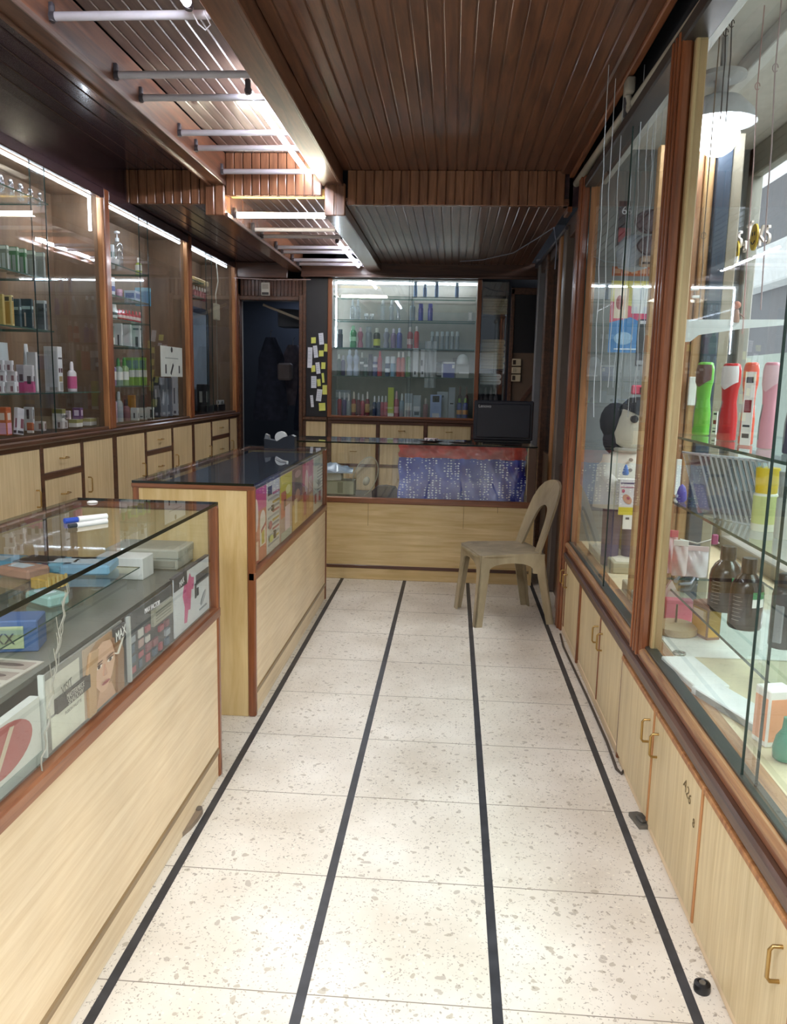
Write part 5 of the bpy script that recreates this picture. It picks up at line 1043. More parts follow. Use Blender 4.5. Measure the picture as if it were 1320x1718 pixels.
# ---------------- back counter things
mo = thing('computer_monitor', 'black computer screen seen from behind on the rear counter at right', 'monitor', (.36, 5.78, 1.0))
mb = MB(); mb.box(.150, .572, 5.765, 5.79, 1.03, 1.312, 0, .008); mb.box(.17, .55, 5.752, 5.768, 1.05, 1.29, 0, .006); mb.build('casing', plain('#1f2330', .45), mo)
MB().box(.30, .42, 5.79, 5.83, 1.0, 1.15, 0, .006).build('stand', BLACK, mo); MB().box(.22, .50, 5.74, 5.90, 1.001, 1.014, 0, .004).build('foot', BLACK, mo); MB().box(.16, .56, 5.77, 5.785, 1.012, 1.032, 0, .004).build('speaker_bar', BLACK, mo)
text('Lenovo', .030, plain('#c4c8cf', .4), TR((.225, 5.7505, 1.262)), mo, name='logo')
q0 = at(704, 737, 2, 1.01); q1 = at(745, 737, 2, 1.01); t = thing('black_tray', 'small black tray with crumpled paper on the rear counter', 'tray', ((q0.x+q1.x)/2, 5.8, 1.002)); T = TR(((q0.x+q1.x)/2, 5.78, 1.002))
MB(T).lathe([(.05, 0), (.085, .012), (.09, .014), (.05, .006)], seg=20, sx=1.1, sy=.7).build('dish', BLACK, t)
mb = MB(T); vs = [(.045*math.cos(a)*(1+.3*math.sin(3*a)), .03*math.sin(a), .012+.018*(k % 2)) for k, a in enumerate([2*PI*i/12 for i in range(12)])]+[(0, 0, .032)]
mb.add(vs, [(i, (i+1) % 12, 12) for i in range(12)]+[list(range(12))]); mb.build('crumpled_paper', plain('#dfd0d4', .6), t)
MB().tube([(.10, 5.74, 1.004), (.02, 5.72, 1.006), (-.02, 5.74, 1.012), (.0, 5.78, 1.008), (.06, 5.78, 1.006), (.16, 5.76, 1.006)], .0035, 6).build('cable', BLACK, top=('short black cable curled on the rear counter left of the screen', 'cable'))
# bubble wrap bale
def wrap_mat():
    m, nt, b, L = new('blue_bubble_wrap'); N = nt.nodes; tc = N.new('ShaderNodeTexCoord')
    mp = N.new('ShaderNodeMapping'); mp.inputs['Scale'].default_value = (38, 38, 56); L.new(tc.outputs['Object'], mp.inputs[0])
    v = N.new('ShaderNodeTexVoronoi'); v.inputs['Scale'].default_value = 1.0; v.inputs['Randomness'].default_value = .35; L.new(mp.outputs[0], v.inputs['Vector'])
    lt = N.new('ShaderNodeMath'); lt.operation = 'LESS_THAN'; lt.inputs[1].default_value = .30; L.new(v.outputs['Distance'], lt.inputs[0])
    w = N.new('ShaderNodeTexNoise'); w.inputs['Scale'].default_value = 6; L.new(tc.outputs['Object'], w.inputs['Vector'])
    r = N.new('ShaderNodeValToRGB'); r.color_ramp.elements[0].color = lin('#1c2690'); r.color_ramp.elements[1].color = lin('#5f74cc'); r.color_ramp.elements[0].position = .35; r.color_ramp.elements[1].position = .75; L.new(w.outputs[0], r.inputs[0])
    mx = N.new('ShaderNodeMix'); mx.data_type = 'RGBA'; L.new(lt.outputs[0], mx.inputs[0]); L.new(r.outputs[0], mx.inputs[6]); mx.inputs[7].default_value = lin('#d8e0f2')
    L.new(mx.outputs[2], b.inputs['Base Color']); b.inputs['Roughness'].default_value = .18; b.inputs['Coat Weight'].default_value = .6; return m
XA, XB_ = -.375, .530
t = thing('bubble_wrap_bale', 'bale of shiny blue bubble wrap with a red top behind the rear counter glass', 'bubble wrap', ((XA+XB_)/2, 5.72, .59))
def bale(z0, z1, nm, m, amp, seed):
    random.seed(seed); nx, nz = 48, 12; ph = [random.uniform(0, 6) for _ in range(6)]; mb = MB(); vs = []
    for face in (0, 1):
        for i in range(nx+1):
            for j in range(nz+1):
                u, v = i/nx, j/nz; x = XA+(XB_-XA)*u+.006*math.sin(9*v+ph[0]); z = z0+(z1-z0)*v
                d = amp*(math.sin(31*u+ph[1]+3*v)*.5+math.sin(17*u-5*v+ph[2])*.4+math.sin(57*u+9*v+ph[3])*.25)
                edge = min(1, min(u, 1-u)*14, 1); y = (5.69+(1-edge)*.02+d) if face == 0 else 5.80-(1-edge)*.02+d*.5
                vs.append((x, y, z))
    q = (nx+1)*(nz+1); fs = []
    for i in range(nx):
        for j in range(nz):
            a = i*(nz+1)+j; fs += [(a, a+nz+1, a+nz+2, a+1), (q+a, q+a+1, q+a+nz+2, q+a+nz+1)]
    for j in range(nz): fs += [(j, j+1, q+j+1, q+j), (nx*(nz+1)+j, q+nx*(nz+1)+j, q+nx*(nz+1)+j+1, nx*(nz+1)+j+1)]
    for i in range(nx): a = i*(nz+1); c = a+nz+1; fs += [(a, q+a, q+c, c), (a+nz, c+nz, q+c+nz, q+a+nz)]
    mb.add(vs, fs, 0, True).build(nm, m, t)
bale(.592, .900, 'blue_wrap', wrap_mat(), .016, 5)
bale(.896, .988, 'red_top_wrap', plain('#b8443c', .2, 0, .8, .35), .009, 9)
random.seed(4)
# packets, box and disc at the left of the rear counter
zc_ = .592
def bx_back(x0, x1, yt, yb_, y, d, c, lb, dec=(), name='carton', z=None, cat='box'):
    a = at(x0, yb_, 1, y); e = at(x1, yb_, 1, y); z_ = a.z if z is None else z; h = at(x0, yt, 1, y).z-z_
    return carton((TR(((a.x+e.x)/2, y+d/2, z_)), e.x-a.x, d, h), c, lb, cat, dec, name=name)
bx_back(548, 593, 806, 830, 5.85, .16, '#b9ba9e', 'pale olive carton at the bottom of the pile behind the rear counter glass', z=zc_, dec=[(.4, .6, .1, .9, '#8f9078')])
b2 = bx_back(540, 572, 793, 808, 5.84, .12, '#cfd0c4', 'cream box lying on the olive carton behind the rear counter glass', z=at(550, 806, 1, 5.85).z+.001)
mb = MB(TR((-.90, 5.9, at(550, 793, 1, 5.84).z+.002), .1)); vs = []
for i in range(9):
    for j in range(7):
        u, v = i/8-.5, j/6-.5; vs.append((u*.34, v*.2, .05*(1-4*u*u)*(1-4*v*v)+.012*math.sin(19*u+7*v)+.015))
for i in range(9):
    for j in range(7): u, v = i/8-.5, j/6-.5; vs.append((u*.34, v*.2, 0))
fs = []
for i in range(8):
    for j in range(6): a = i*7+j; fs += [(a, a+1, a+8, a+7), (63+a, 63+a+7, 63+a+8, 63+a+1)]
for i in range(8): a = i*7; fs += [(a, a+7, 63+a+7, 63+a), (a+6, 63+a+6, 63+a+13, a+13)]
for j in range(6): fs += [(j, 63+j, 63+j+1, j+1), (56+j, 56+j+1, 63+57+j, 63+56+j)]
mb.add(vs, fs, 0, True).build('plastic_packet', plain('#9fb0c4', .15, 0, .8, .2), top=('shiny blue-silver plastic packet on top of the cartons behind the rear counter glass', 'packet'))
q = at(612, 790, 1, 5.86); t = thing('clear_disc', 'large clear plastic disc leaning behind the rear counter glass', 'disc', (q.x, 5.86, .592))
T = TR((q.x, 5.88, .592+.135), 0, 0, .35); MB(T).lathe([(.001, 0), (.001, 0)], seg=3) if 0 else None
mb = MB(T); n = 30; o1 = [(.085*math.cos(2*PI*k/n), 0, .155*math.sin(2*PI*k/n)) for k in range(n)]; mb.tube(o1, .0035, 6, 0, closed=True); mb.build('rim', plain('#b8b8a6', .3), t)
mb = MB(T); mb.add([(x, 0, z) for x, _, z in o1], [list(range(n))]); mb.build('film', CLEARP, t)
MB(T).ball((.02, .01, -.03), .025, sc=(1, 1, 1.4)).build('hub', plain('#c8c4b0', .4), t)
q = at(648, 818, 1, 5.80); mb = MB(TR((q.x, 5.74, .592))); mb.prism([(-.095, 0), (.085, 0), (.09, .05), (.07, .082), (0, .092), (-.06, .086), (-.10, .05)], -.02, .05); mb.box(-.002, .002, -.022, -.019, .002, .09, 1)
mb.build('black_case', [plain('#34343c', .4), plain('#17181c', .4)], top=('rounded dark case beside the bubble wrap behind the rear counter glass', 'case'))
bx_back(659, 668, 771, 780, 5.70, .02, '#dfe4e8', 'small white tag at the left edge of the bubble wrap', name='tag', cat='tag') if 0 else None
# ---------------- plastic chair
def chair():
    T = TR((.325, 4.86, 0), math.radians(-74)); t = thing('plastic_chair', 'worn beige plastic stacking chair with an open arched back by the rear counter', 'chair', (.325, 4.86, 0))
    M = wood('worn_beige_plastic', '#8c7f66', '#bcad8e', 'Z', .8, .38, 3)
    hs = .435
    # seat: dished grid
    n = 14; vs = []
    def sz(u, v): return hs-.012*(1-u*u)*(1-v*v)-.010*max(0, -v-.75)*4
    for f_ in (0, 1):
        for i in range(n+1):
            for j in range(n+1):
                u, v = -1+2*i/n, -1+2*j/n; hw = .205-.012*v; r = 1-.10*(abs(u)*abs(v))**4
                vs.append((u*hw*r, v*.215*r, sz(u, v)-(0 if f_ == 0 else .012)))
    q = (n+1)**2; fs = []
    for i in range(n):
        for j in range(n): a = i*(n+1)+j; fs += [(a, a+n+1, a+n+2, a+1), (q+a, q+a+1, q+a+n+2, q+a+n+1)]
    for i in range(n):
        a = i*(n+1); fs += [(a, q+a, q+a+n+1, a+n+1), (a+n, a+2*n+1, q+a+2*n+1, q+a+n)]; fs += [(i, i+1, q+i+1, q+i), (n*(n+1)+i, q+n*(n+1)+i, q+n*(n+1)+i+1, n*(n+1)+i+1)]
    MB(T).add(vs, fs, 0, True).build('seat', M, t)
    # backrest ring
    outer = [(-.195, hs-.01), (-.197, hs+.06), (-.195, hs+.14), (-.190, hs+.22), (-.180, hs+.29), (-.155, hs+.350), (-.115, hs+.392), (-.06, hs+.412), (0, hs+.418)]
    inner = [(-.115, hs-.01), (-.108, hs+.04), (-.100, hs+.10), (-.092, hs+.15), (-.080, hs+.20), (-.062, hs+.235), (-.042, hs+.252), (-.02, hs+.260), (0, hs+.262)]
    outer = outer+[(-x, z) for x, z in outer[-2::-1]]; inner = inner+[(-x, z) for x, z in inner[-2::-1]]
    m_ = 5; vs = []; N_ = len(outer)
    def by(x, z): return .185+(z-hs)*.36-.9*x*x*(.4+(z-hs))
    for f_ in (0, 1):
        for k in range(N_):
            for r in range(m_+1):
                g = r/m_; x = outer[k][0]*(1-g)+inner[k][0]*g; z = outer[k][1]*(1-g)+inner[k][1]*g
                lip = .006*(abs(2*g-1)**4)
                vs.append((x, by(x, z)+(-lip if f_ == 0 else .009), z))
    q = N_*(m_+1); fs = []
    for k in range(N_-1):
        for r in range(m_): a = k*(m_+1)+r; fs += [(a, a+m_+1, a+m_+2, a+1), (q+a, q+a+1, q+a+m_+2, q+a+m_+1)]
        a = k*(m_+1); fs += [(a, q+a, q+a+m_+1, a+m_+1), (a+m_, a+2*m_+1, q+a+2*m_+1, q+a+m_)]
    MB(T).add(vs, fs, 0, True).build('backrest', M, t)
    # legs: L-shaped tapering sections
    def leg(sx, sy):
        tx, ty = sx*.196, (-.19 if sy < 0 else .20); bx_, by_ = sx*.222, (-.225 if sy < 0 else .275); a, c = .062, .046; th = .010; mb = MB(T)
        for (dirx, diry) in ((1, 0), (0, 1)):
            vs = []
            for (X, Y, Z, w_) in ((tx, ty, hs-.008, a), (bx_, by_, 0, c)):
                if dirx: P = [(X, Y), (X-sx*w_, Y), (X-sx*w_, Y-sy*th), (X, Y-sy*th)]
                else: P = [(X, Y), (X, Y-sy*w_), (X-sx*th, Y-sy*w_), (X-sx*th, Y)]
                vs += [(x, y, Z) for x, y in P]
            mb.add(vs, [(0, 1, 2, 3), (4, 5, 6, 7)]+[(i, (i+1) % 4, 4+(i+1) % 4, 4+i) for i in range(4)])
        mb.build('leg', M, t)
    for sx in (-1, 1):
        for sy in (-1, 1): leg(sx, sy)
    def arch(n=12): return [math.pi*k/n for k in range(n+1)]
    mb = MB(T)
    for sx in (-1, 1):
        P = [(-.19, hs-.005), (-.195, hs-.12)]+[(-.005-.140*math.cos(a), hs-.12+.065*math.sin(a)**.6) for a in arch()]+[(.215, hs-.13), (.20, hs-.005)]
        mb.prism(P, sx*.196-.004, sx*.196+.006, 0, 'YZ')
    for y_ in (-.195, .20):
        P = [(-.196, hs-.005), (-.2, hs-.12)]+[(-.135*math.cos(a), hs-.12+.062*math.sin(a)**.6) for a in arch()]+[(.2, hs-.12), (.196, hs-.005)]
        mb.prism(P, y_-.004, y_+.006, 0, 'XZ')
    mb.build('apron', M, t)
chair()
# ---------------- floor bits
pts = [at(940, 1064, 2, .006), at(945, 1085, 2, .006), at(985, 1170, 2, .006), at(1018, 1245, 2, .006), at(1034, 1290, 2, .006), at(1042, 1298, 2, .006), at(1050, 1288, 2, .008), at(1050, 1272, 2, .03)]
MB().tube(pts, .006, 8).build('bent_rod', plain('#4c433c', .4, .3), top=('long thin bent rod with a hooked end lying along the right cupboards', 'rod'))
q = at(1073, 1380, 2, 0); T = TR((q.x, q.y, 0), .25); t = thing('door_stop', 'grey wedge-shaped floor stop beside the right cupboards', 'door stop', (q.x, q.y, 0))
MB(T).prism([(-.022, -.04), (.016, -.045), (.028, -.02), (.028, .03), (.012, .045), (-.018, .045)], 0, .014, 0, 'XY').build('plate', plain('#6b6862', .5, .3), t); MB(T).box(-.012, .018, -.03, .012, .013, .026, 0, .005).build('wedge', plain('#4d4a46', .5), t)
q = at(1177, 1662, 2, 0); t = thing('floor_stud', 'small round black rubber stud on the floor at the lower right', 'stud', (q.x, q.y, 0)); T = TR((q.x, q.y, 0))
MB(T).lathe([(.019, 0), (.020, .004), (.019, .02), (.012, .024), (.009, .02)], seg=20).build('rubber_ring', BLACK, t); MB(T).lathe([(.009, .018), (.008, .023), (.001, .024)], seg=12).build('screw_head', plain('#77736c', .4, .4), t)
q = at(322, 1378, 2, 0); T = TR((q.x+.004, q.y, 0), -.06); t = thing('door_stop', 'worn brown half-round floor stop at the foot of the near-left counter', 'door stop', (q.x, q.y, 0))
MB(T).prism([(-.018, -.10), (0, -.10), (.012, -.05), (.016, 0), (.014, .05), (.002, .07), (-.012, .07), (-.018, .05)], 0, .016, 0, 'XY').build('plate', plain('#8c7a68', .6), t); MB(T).lathe([(.012, .014), (.012, .02), (.004, .022)], (0, .05, 0), 12).build('rivet', plain('#6b625a', .5), t)
# ---------------- store room behind the doorway
def coat(x, y, w, z0, z1, c, lb, seed):
    random.seed(seed); t = thing('hanging_coat', lb, 'coat', (x, y, z0)); mb = MB(); n, m_ = 24, 12; vs = []
    for j in range(m_+1):
        f_ = j/m_; z = z1-(z1-z0)*f_; W_ = w*(.35+.65*min(1, f_*4))*(1-.15*math.sin(f_*5)); D_ = .07+.03*f_
        for k in range(n):
            a = 2*PI*k/n; r = 1+.12*math.sin(5*a+seed+f_*2); vs.append((x+W_/2*math.cos(a)*r, y+D_*math.sin(a)*r, z))
    fs = [(j*n+k, j*n+(k+1) % n, (j+1)*n+(k+1) % n, (j+1)*n+k) for j in range(m_) for k in range(n)]
    mb.add(vs, fs+[list(range(n)), list(range(m_*n, m_*n+n))], 0, True).build('cloth', plain(c, .9, 0, .2, .3), t)
    MB().tube([(x, y, z1), (x, y, z1+.06), (x+.02, y, z1+.08)], .004, 6).build('hanger_hook', STEEL, t)
coat(-1.93, 8.45, .30, 1.0, 1.86, '#2b3040', 'dark coat hanging at the left of the store-room doorway', 1)
coat(-1.76, 8.78, .30, 1.15, 1.80, '#5a5560', 'faded checked garment hanging in the middle of the store-room doorway', 2)
coat(-1.52, 8.4, .24, .9, 1.75, '#1a2236', 'long navy garment hanging at the right of the store-room doorway', 3)
MB().box(-1.85, -1.70, 8.38, 8.50, 1.42, 1.60, 0, .02).build('cloth_bundle', plain('#6b6468', .9), top=('greyish cloth bundle between the hanging garments in the store room', 'bundle'))
MB(TR((-1.62, 8.0, 2.05), 0, 0, .35)).box(-.3, .2, -.02, .02, -.012, .012, 0, .003).build('sloping_batten', plain('#a79c90', .5), top=('pale sloping batten across the top of the dark doorway', 'batten'))
MB(TR((-1.60, 8.2, 1.98))).prism([(-.20, .16), (-.20, -.02), (.13, -.02), (.13, .14)], 0, .3, 0, 'XZ').build('overhead_box', plain('#3a4150', .6), top=('grey box shape overhead inside the store room', 'box'))
P = at(447, 472, 1, 7.66); mb = MB(TR((P.x, 7.62, P.z-.075))); mb.box(-.04, .04, -.01, .012, -.06, .06, 0, .004); mb.box(-.032, .032, -.012, -.009, -.052, -.03, 1); mb.box(-.03, .03, -.012, -.009, .0, .045, 2)
mb.build('wall_meter', [plain('#b0a89c', .5), plain('#2a2522', .4), plain('#8c857a', .5)], top=('small beige and black box fixed above the dark doorway', 'meter'))
# ---------------- far display window: globe lamp, hangings, doll
q = at(1205, 212, 1, 3.25); t = thing('globe_lamp', 'glowing white globe lamp with a flared shade under the display ceiling', 'lamp', (q.x, q.y, q.z)); T = TR((q.x, q.y, q.z))
MB(T).ball((0, 0, -.03), .078, seg=20).build('globe', E_GLOBE, t)
MB(T).lathe([(.05, .10), (.075, .095), (.12, .05), (.135, .01), (.128, .01), (.11, .045), (.05, .08)], seg=24).build('shade', plain('#dfe6ee', .3), t)
MB(T).lathe([(.025, .09), (.025, .15), (.03, .16), (.085, .165), (.085, .18), (.001, .185)], seg=20).build('mount', plain('#c9ccd0', .4), t)
MB().tube([(q.x, q.y, q.z+.18), (q.x, q.y, 2.70)], .012, 8).build('stem', plain('#c9ccd0', .4), t)
random.seed(21)
strings = [(1217, 60, 200, 2.9), (1227, 45, 205, 2.9), (1270, 150, 560, 3.0), (1300, 120, 520, 2.6), (1170, 180, 470, 3.1), (1180, 400, 540, 3.1)]
W_ = ['hooked wire hanging left of the globe lamp', 'taller twisted wire hanging in front of the globe lamp', 'knotted pink cord hanging from the display ceiling right of the lamp', 'long knotted cord at the right edge of the near display', 'thin cord hanging beside the dark wooden post', 'short hooked cord over the partition boards']
for k, (x, y0, y1, Y) in enumerate(strings):
    a = at(x, y0, 1, Y); e = at(x-(y1-y0)*.06, y1, 1, Y); m_ = (a+e)/2+Vector((.004, .01, 0)); mb = MB(); mb.tube([Vector((a.x, a.y, 2.70)), a, a*.7+e*.3+Vector((.003, 0, 0)), m_, e], .0022, 5)
    mb.tube([a+Vector((.008*math.cos(t_), 0, .012*math.sin(t_)+.010)) for t_ in [i*.7 for i in range(9)]], .0016, 5)
    mb.build('knotted_string', plain(['#4a4c50', '#4a4c50', '#c8a8a8', '#bfaeb2', '#b8bcc4', '#8c7a68'][k], .5), top=(W_[k], 'cord'))
ordn2 = ['first', 'second', 'third', 'fourth', 'fifth', 'sixth', 'seventh', 'eighth', 'ninth']
for k, x in enumerate((1005, 1016, 1030, 1052, 1064, 1076, 1086, 1098, 1110)):
    Y = 3.5+.09*(k % 4); a = at(x+8, 250+12*(k % 3), 1, Y); e = at(x-10, 700-25*(k % 4), 1, Y); mb = MB(); n = 14
    P = [a.lerp(e, i/n)+Vector((.0025*math.sin(i*1.9+k), .002*math.cos(i*1.3), 0)) for i in range(n+1)]
    P.insert(0, Vector((P[0].x, P[0].y, 2.70))); mb.tube(P, .0016, 5); mb.build('hanging_string', plain('#c9d0d8', .3), top=(f'pale nylon string hanging in the far display window, {ordn2[k]} from the left', 'string', 'nylon strings in the far display window'))
def hang(x0, x1, y0, y1, Y, base, fn, label, name='hanging_pack', cat='pack', th=.006, rot=0):
    a = at((x0+x1)/2, y1, 1, Y); w = (x1-x0)/FPX*Y*1.01; h = (y1-y0)/FPX*Y*1.02
    s = Sheet(TR((a.x, Y, a.z), rot), w, h, plain(base, .5), th); fn(s); o = s.done(label, name, cat); return s, o
def g1(s):
    s.poly([(0, .42), (.35, .5), (.75, .35), (1, .62), (1, 0), (0, 0)], '#4f8cc8'); s.poly([(0, .42), (0, .72), (.5, .62), (1, .9), (1, .62), (.75, .35), (.35, .5)], '#d8506c')
    s.rect(.06, .30, .48, .90, '#e8d8c0'); s.rect(.36, .62, .55, .92, '#dce4e6'); s.ell(.15, .7, .06, .1, '#a85050'); s.ell(.25, .2, .16, .09, '#9ec4e4'); s.rect(.7, .95, .75, .78, '#5a5a40'); s.rect(.7, .9, .68, .71, '#5a5a40'); s.rect(.1, .9, .04, .06, '#cfe0f0')
hang(1022, 1114, 482, 592, 4.30, '#d8cf6c', g1, 'yellow, pink and blue flyer board hanging in the far display window', 'hanging_flyer', 'flyer')
def g2(s): [s.rect(.04+.16*k, .16+.16*k, .25, .75, '#d0a080') for k in range(6)]
hang(1030, 1112, 449, 463, 4.28, '#b0623c', g2, 'orange strip hanging above the yellow flyer in the far display', 'hanging_strip', 'strip')
def g3(s): s.rect(.1, .9, .08, .4, '#b03c48')
s, o = hang(1035, 1052, 346, 412, 4.2, '#3a3440', g3, 'dark card numbered 6 hanging high in the far display window', 'hanging_card', 'card')
s.tx('6', .5, .70, .055, '#e8e8ee', o)
def g4(s): s.rect(.62, .95, .28, .5, '#d8d8d4'); s.rect(.1, .9, .9, .97, '#d8dce0'); [s.rect(.6, .95, .58+.05*k, .60+.05*k, '#c8ccd0') for k in range(5)]; s.ell(.75, .14, .16, .08, '#b8b8b8'); s.rect(.05, .5, .02, .12, '#8f9296')
hang(1066, 1098, 542, 614, 3.9, '#2c2e32', g4, 'black product pack hanging in front of the yellow flyer', rot=.1)
mb = MB(TR(at(1062, 425, 1, 4.15))); mb.lathe([(.001, -.09), (.07, -.07), (.085, 0), (.07, .05), (.045, .08), (.001, .09)], seg=18, sy=.5); mb.build('grey_mask', plain('#aab4c0', .4), top=('pale grey rounded mask-like shape hanging right of the numbered card', 'mask'))
for k, (x, y, r) in enumerate(((1092, 372, .075), (1090, 412, .06))):
    mb = MB(TR(at(x, y, 1, 4.1))); 
    for j in range(5): mb.tube([(r*math.cos(a)*math.cos(j*.63), r*math.cos(a)*math.sin(j*.63), r*.7*math.sin(a)) for a in [2*PI*i/20 for i in range(20)]], .004, 5, 0, closed=True)
    mb.ball((0, 0, 0), r*.93, sc=(1, 1, .72)); mb.build('hair_net', plain('#6e5f66', .8), top=(['upper', 'lower'][k]+' brown-grey ball-shaped hair piece hanging near the post', 'hair piece'))
mb = MB(TR(at(1092, 437, 1, 4.1))); mb.box(-.055, .055, -.02, .02, -.03, .02, 0, .01); mb.box(-.045, .045, -.023, -.018, -.02, -.01, 1); mb.build('beige_pouch', [plain('#b8a08c', .6), plain('#4a3a34', .5)], top=('beige pouch with dark slot hanging under the hair pieces', 'pouch'))
# doll
def doll():
    Y = 4.02; c = at(1062, 715, 1, Y); t = thing('dressed_doll', 'stuffed doll with white masked face, black hair and buttoned white coat', 'doll', (c.x, Y, .53))
    hx, hz = c.x+.015, c.z
    T = TR((hx, Y, hz), 0, 0, .45)
    mb = MB(T); mb.lathe([(.001, -.125), (.05, -.118), (.082, -.075), (.098, -.01), (.100, .05), (.085, .09), (.04, .11), (.001, .112)], seg=24); mb.build('head', plain('#ded9c8', .6), t)
    for (u, v, w) in ((-.045, .02, 1), (.035, .045, .8)):
        MB(T).tube([(u, -.075, v), (u, -.098, v)], .018*w, 16).build('button_eye', plain('#3c3a3c', .3), t)
    mb = MB(T); mb.lathe([(.106, .045), (.110, .07), (.098, .105), (.06, .13), (.001, .138)], seg=24); mb.build('black_cap', plain('#23242a', .5), t)
    MB().ball((hx-.095, Y+.05, hz+.02), .075, sc=(1, 1, 1.25)).build('hair', plain('#2a2c34', .8), t)
    MB().ball((hx-.085, Y+.05, hz-.07), .065, sc=(1, 1, 1.2)).build('hair', plain('#33303a', .8), t)
    # coat: one tapering body
    z1 = hz-.11; z0 = .83; n = 20; vs = []; m_ = 10
    for j in range(m_+1):
        f_ = j/m_; z = z1-(z1-z0)*f_; W_ = .05+.085*min(1, f_*3.5)+.015*f_; D_ = .05+.04*min(1, f_*3)
        for k in range(n): a = 2*PI*k/n; vs.append((hx-.035+W_*math.cos(a), Y+.02+D_*math.sin(a), z))
    MB().add(vs, [(j*n+k, j*n+(k+1) % n, (j+1)*n+(k+1) % n, (j+1)*n+k) for j in range(m_) for k in range(n)]+[list(range(n)), list(range(m_*n, m_*n+n))], 0, True).build('coat', plain('#d3d0c2', .7), t)
    for z in (z1-.05, z1-.10, z1-.16): MB().tube([(hx-.03, Y-.062, z), (hx-.03, Y-.076, z)], .009, 12).build('coat_button', plain('#8a8478', .4), t)
    MB().tube([(hx-.115, Y, z1-.04), (hx-.135, Y-.02, z1-.13), (hx-.09, Y-.075, z1-.19), (hx-.0, Y-.09, z1-.17)], [.038, .036, .032, .028], 12).build('sleeve', plain('#d8d5c8', .7), t)
    MB().tube([(hx+.05, Y, z1-.04), (hx+.075, Y-.03, z1-.12), (hx+.04, Y-.09, z1-.17)], [.036, .034, .028], 12).build('sleeve', plain('#d8d5c8', .7), t)
    MB().tube([(hx-.035+.056*math.cos(a), Y+.0+.05*math.sin(a), z1-.005) for a in [2*PI*i/20 for i in range(20)]], .012, 8, closed=True).build('collar', plain('#b9b5a8', .7), t)
    for s_ in (-1, 1): MB().tube([(hx-.035+s_*.045, Y+.02, z0+.01), (hx-.035+s_*.05, Y+.02, .70), (hx-.035+s_*.05, Y+.02, .535)], [.052, .045, .042], 12).build('trouser_leg', plain('#5a4a62', .8), t)
doll()
q = at(1073, 655, 1, 4.0); mb = MB(TR(q)); mb.box(-.04, .03, -.01, .01, -.02, .025, 0, .006); mb.box(.0, .022, -.014, -.009, -.012, .014, 1); mb.build('pink_clip', [plain('#d8506c', .5), BLACK], top=('bright pink clip hanging just above the doll head', 'clip'))
def g5(s): s.rect(0, 1, 0, .22, '#d8c832'); s.rect(.05, .95, .88, .92, '#5a4a60'); s.ell(.55, .45, .25, .16, '#c8946c', .7); s.ell(.6, .48, .1, .05, '#a84040', .7); s.ell(.25, .68, .1, .05, '#c05060'); s.rect(.05, .95, .78, .80, '#b05068')
hang(1037, 1061, 806, 864, 3.85, '#dedad8', g5, 'yellow-footed product card hanging in front of the doll legs')
def g6(s): s.rect(.2, .5, .22, .27, '#50505a')
hang(1044, 1064, 815, 888, 3.90, '#e8e8e2', g6, 'longer white card hanging behind the yellow-footed card')
mb = MB(TR(at(1049, 797, 1, 3.84))); mb.lathe([(.012, 0), (.016, .008), (.010, .035), (.003, .05)], seg=12); mb.build('blue_tassel', plain('#4a78c0', .4), top=('little blue tassel hanging over the white cards', 'tassel'))
MB(TR(at(1053, 808, 1, 3.9))).lathe([(.035, 0), (.05, .012), (.045, .012), (.03, .004)], seg=16).build('white_dish', plain('#e4e0d4', .4), top=('small white dish-like piece below the blue tassel', 'dish'))
# boards and boxes on the far display floor
mb = MB(); P = [(4.45, .53), (3.55, .53), (4.35, 1.02)]; mb.prism(P, 1.02, 1.03, 0, 'YZ'); mb.build('leaning_board', plain('#8a6a58', .6), top=('brown triangular board leaning behind the cards in the far display', 'board'))
mb = MB(TR((.93, 4.43, .53), .1, -.12)); mb.box(-.05, .07, -.01, .01, 0, .42, 0, .004); mb.build('cardboard_divider', plain('#a89658', .6), top=('narrow olive cardboard panel standing at the far end of the far display', 'divider'))
for k, (x0, y0, x1, y1, c, h, lb) in enumerate(((.78, 4.12, .92, 4.44, '#c9c2a8', .04, 'flat cream box at the far left foot of the far display window'), (.80, 3.86, .95, 4.06, '#a8a288', .055, 'low olive-grey box just in front of the flat cream box'), (.78, 3.1, 1.0, 3.55, '#b9b19a', .05, 'broad pale box on the far display floor next to the post'))):
    mb = MB(); mb.box(x0, x1, y0, y1, .529, .529+h, 0, .004); mb.box(x0+.02, x1-.02, y0+.02, y1-.02, .529+h, .530+h, 1); mb.build('flat_box', [plain(c, .6), plain('#d6d0bc', .6)], top=(lb, 'box'))
mb = MB(); mb.prism([(3.25, .53), (3.0, .53), (2.98, .95), (3.05, .98)], .79, .80, 0, 'YZ'); mb.build('red_placard', plain('#c04a4c', .5), top=('upright red panel hidden behind the wooden post of the far display', 'placard'))
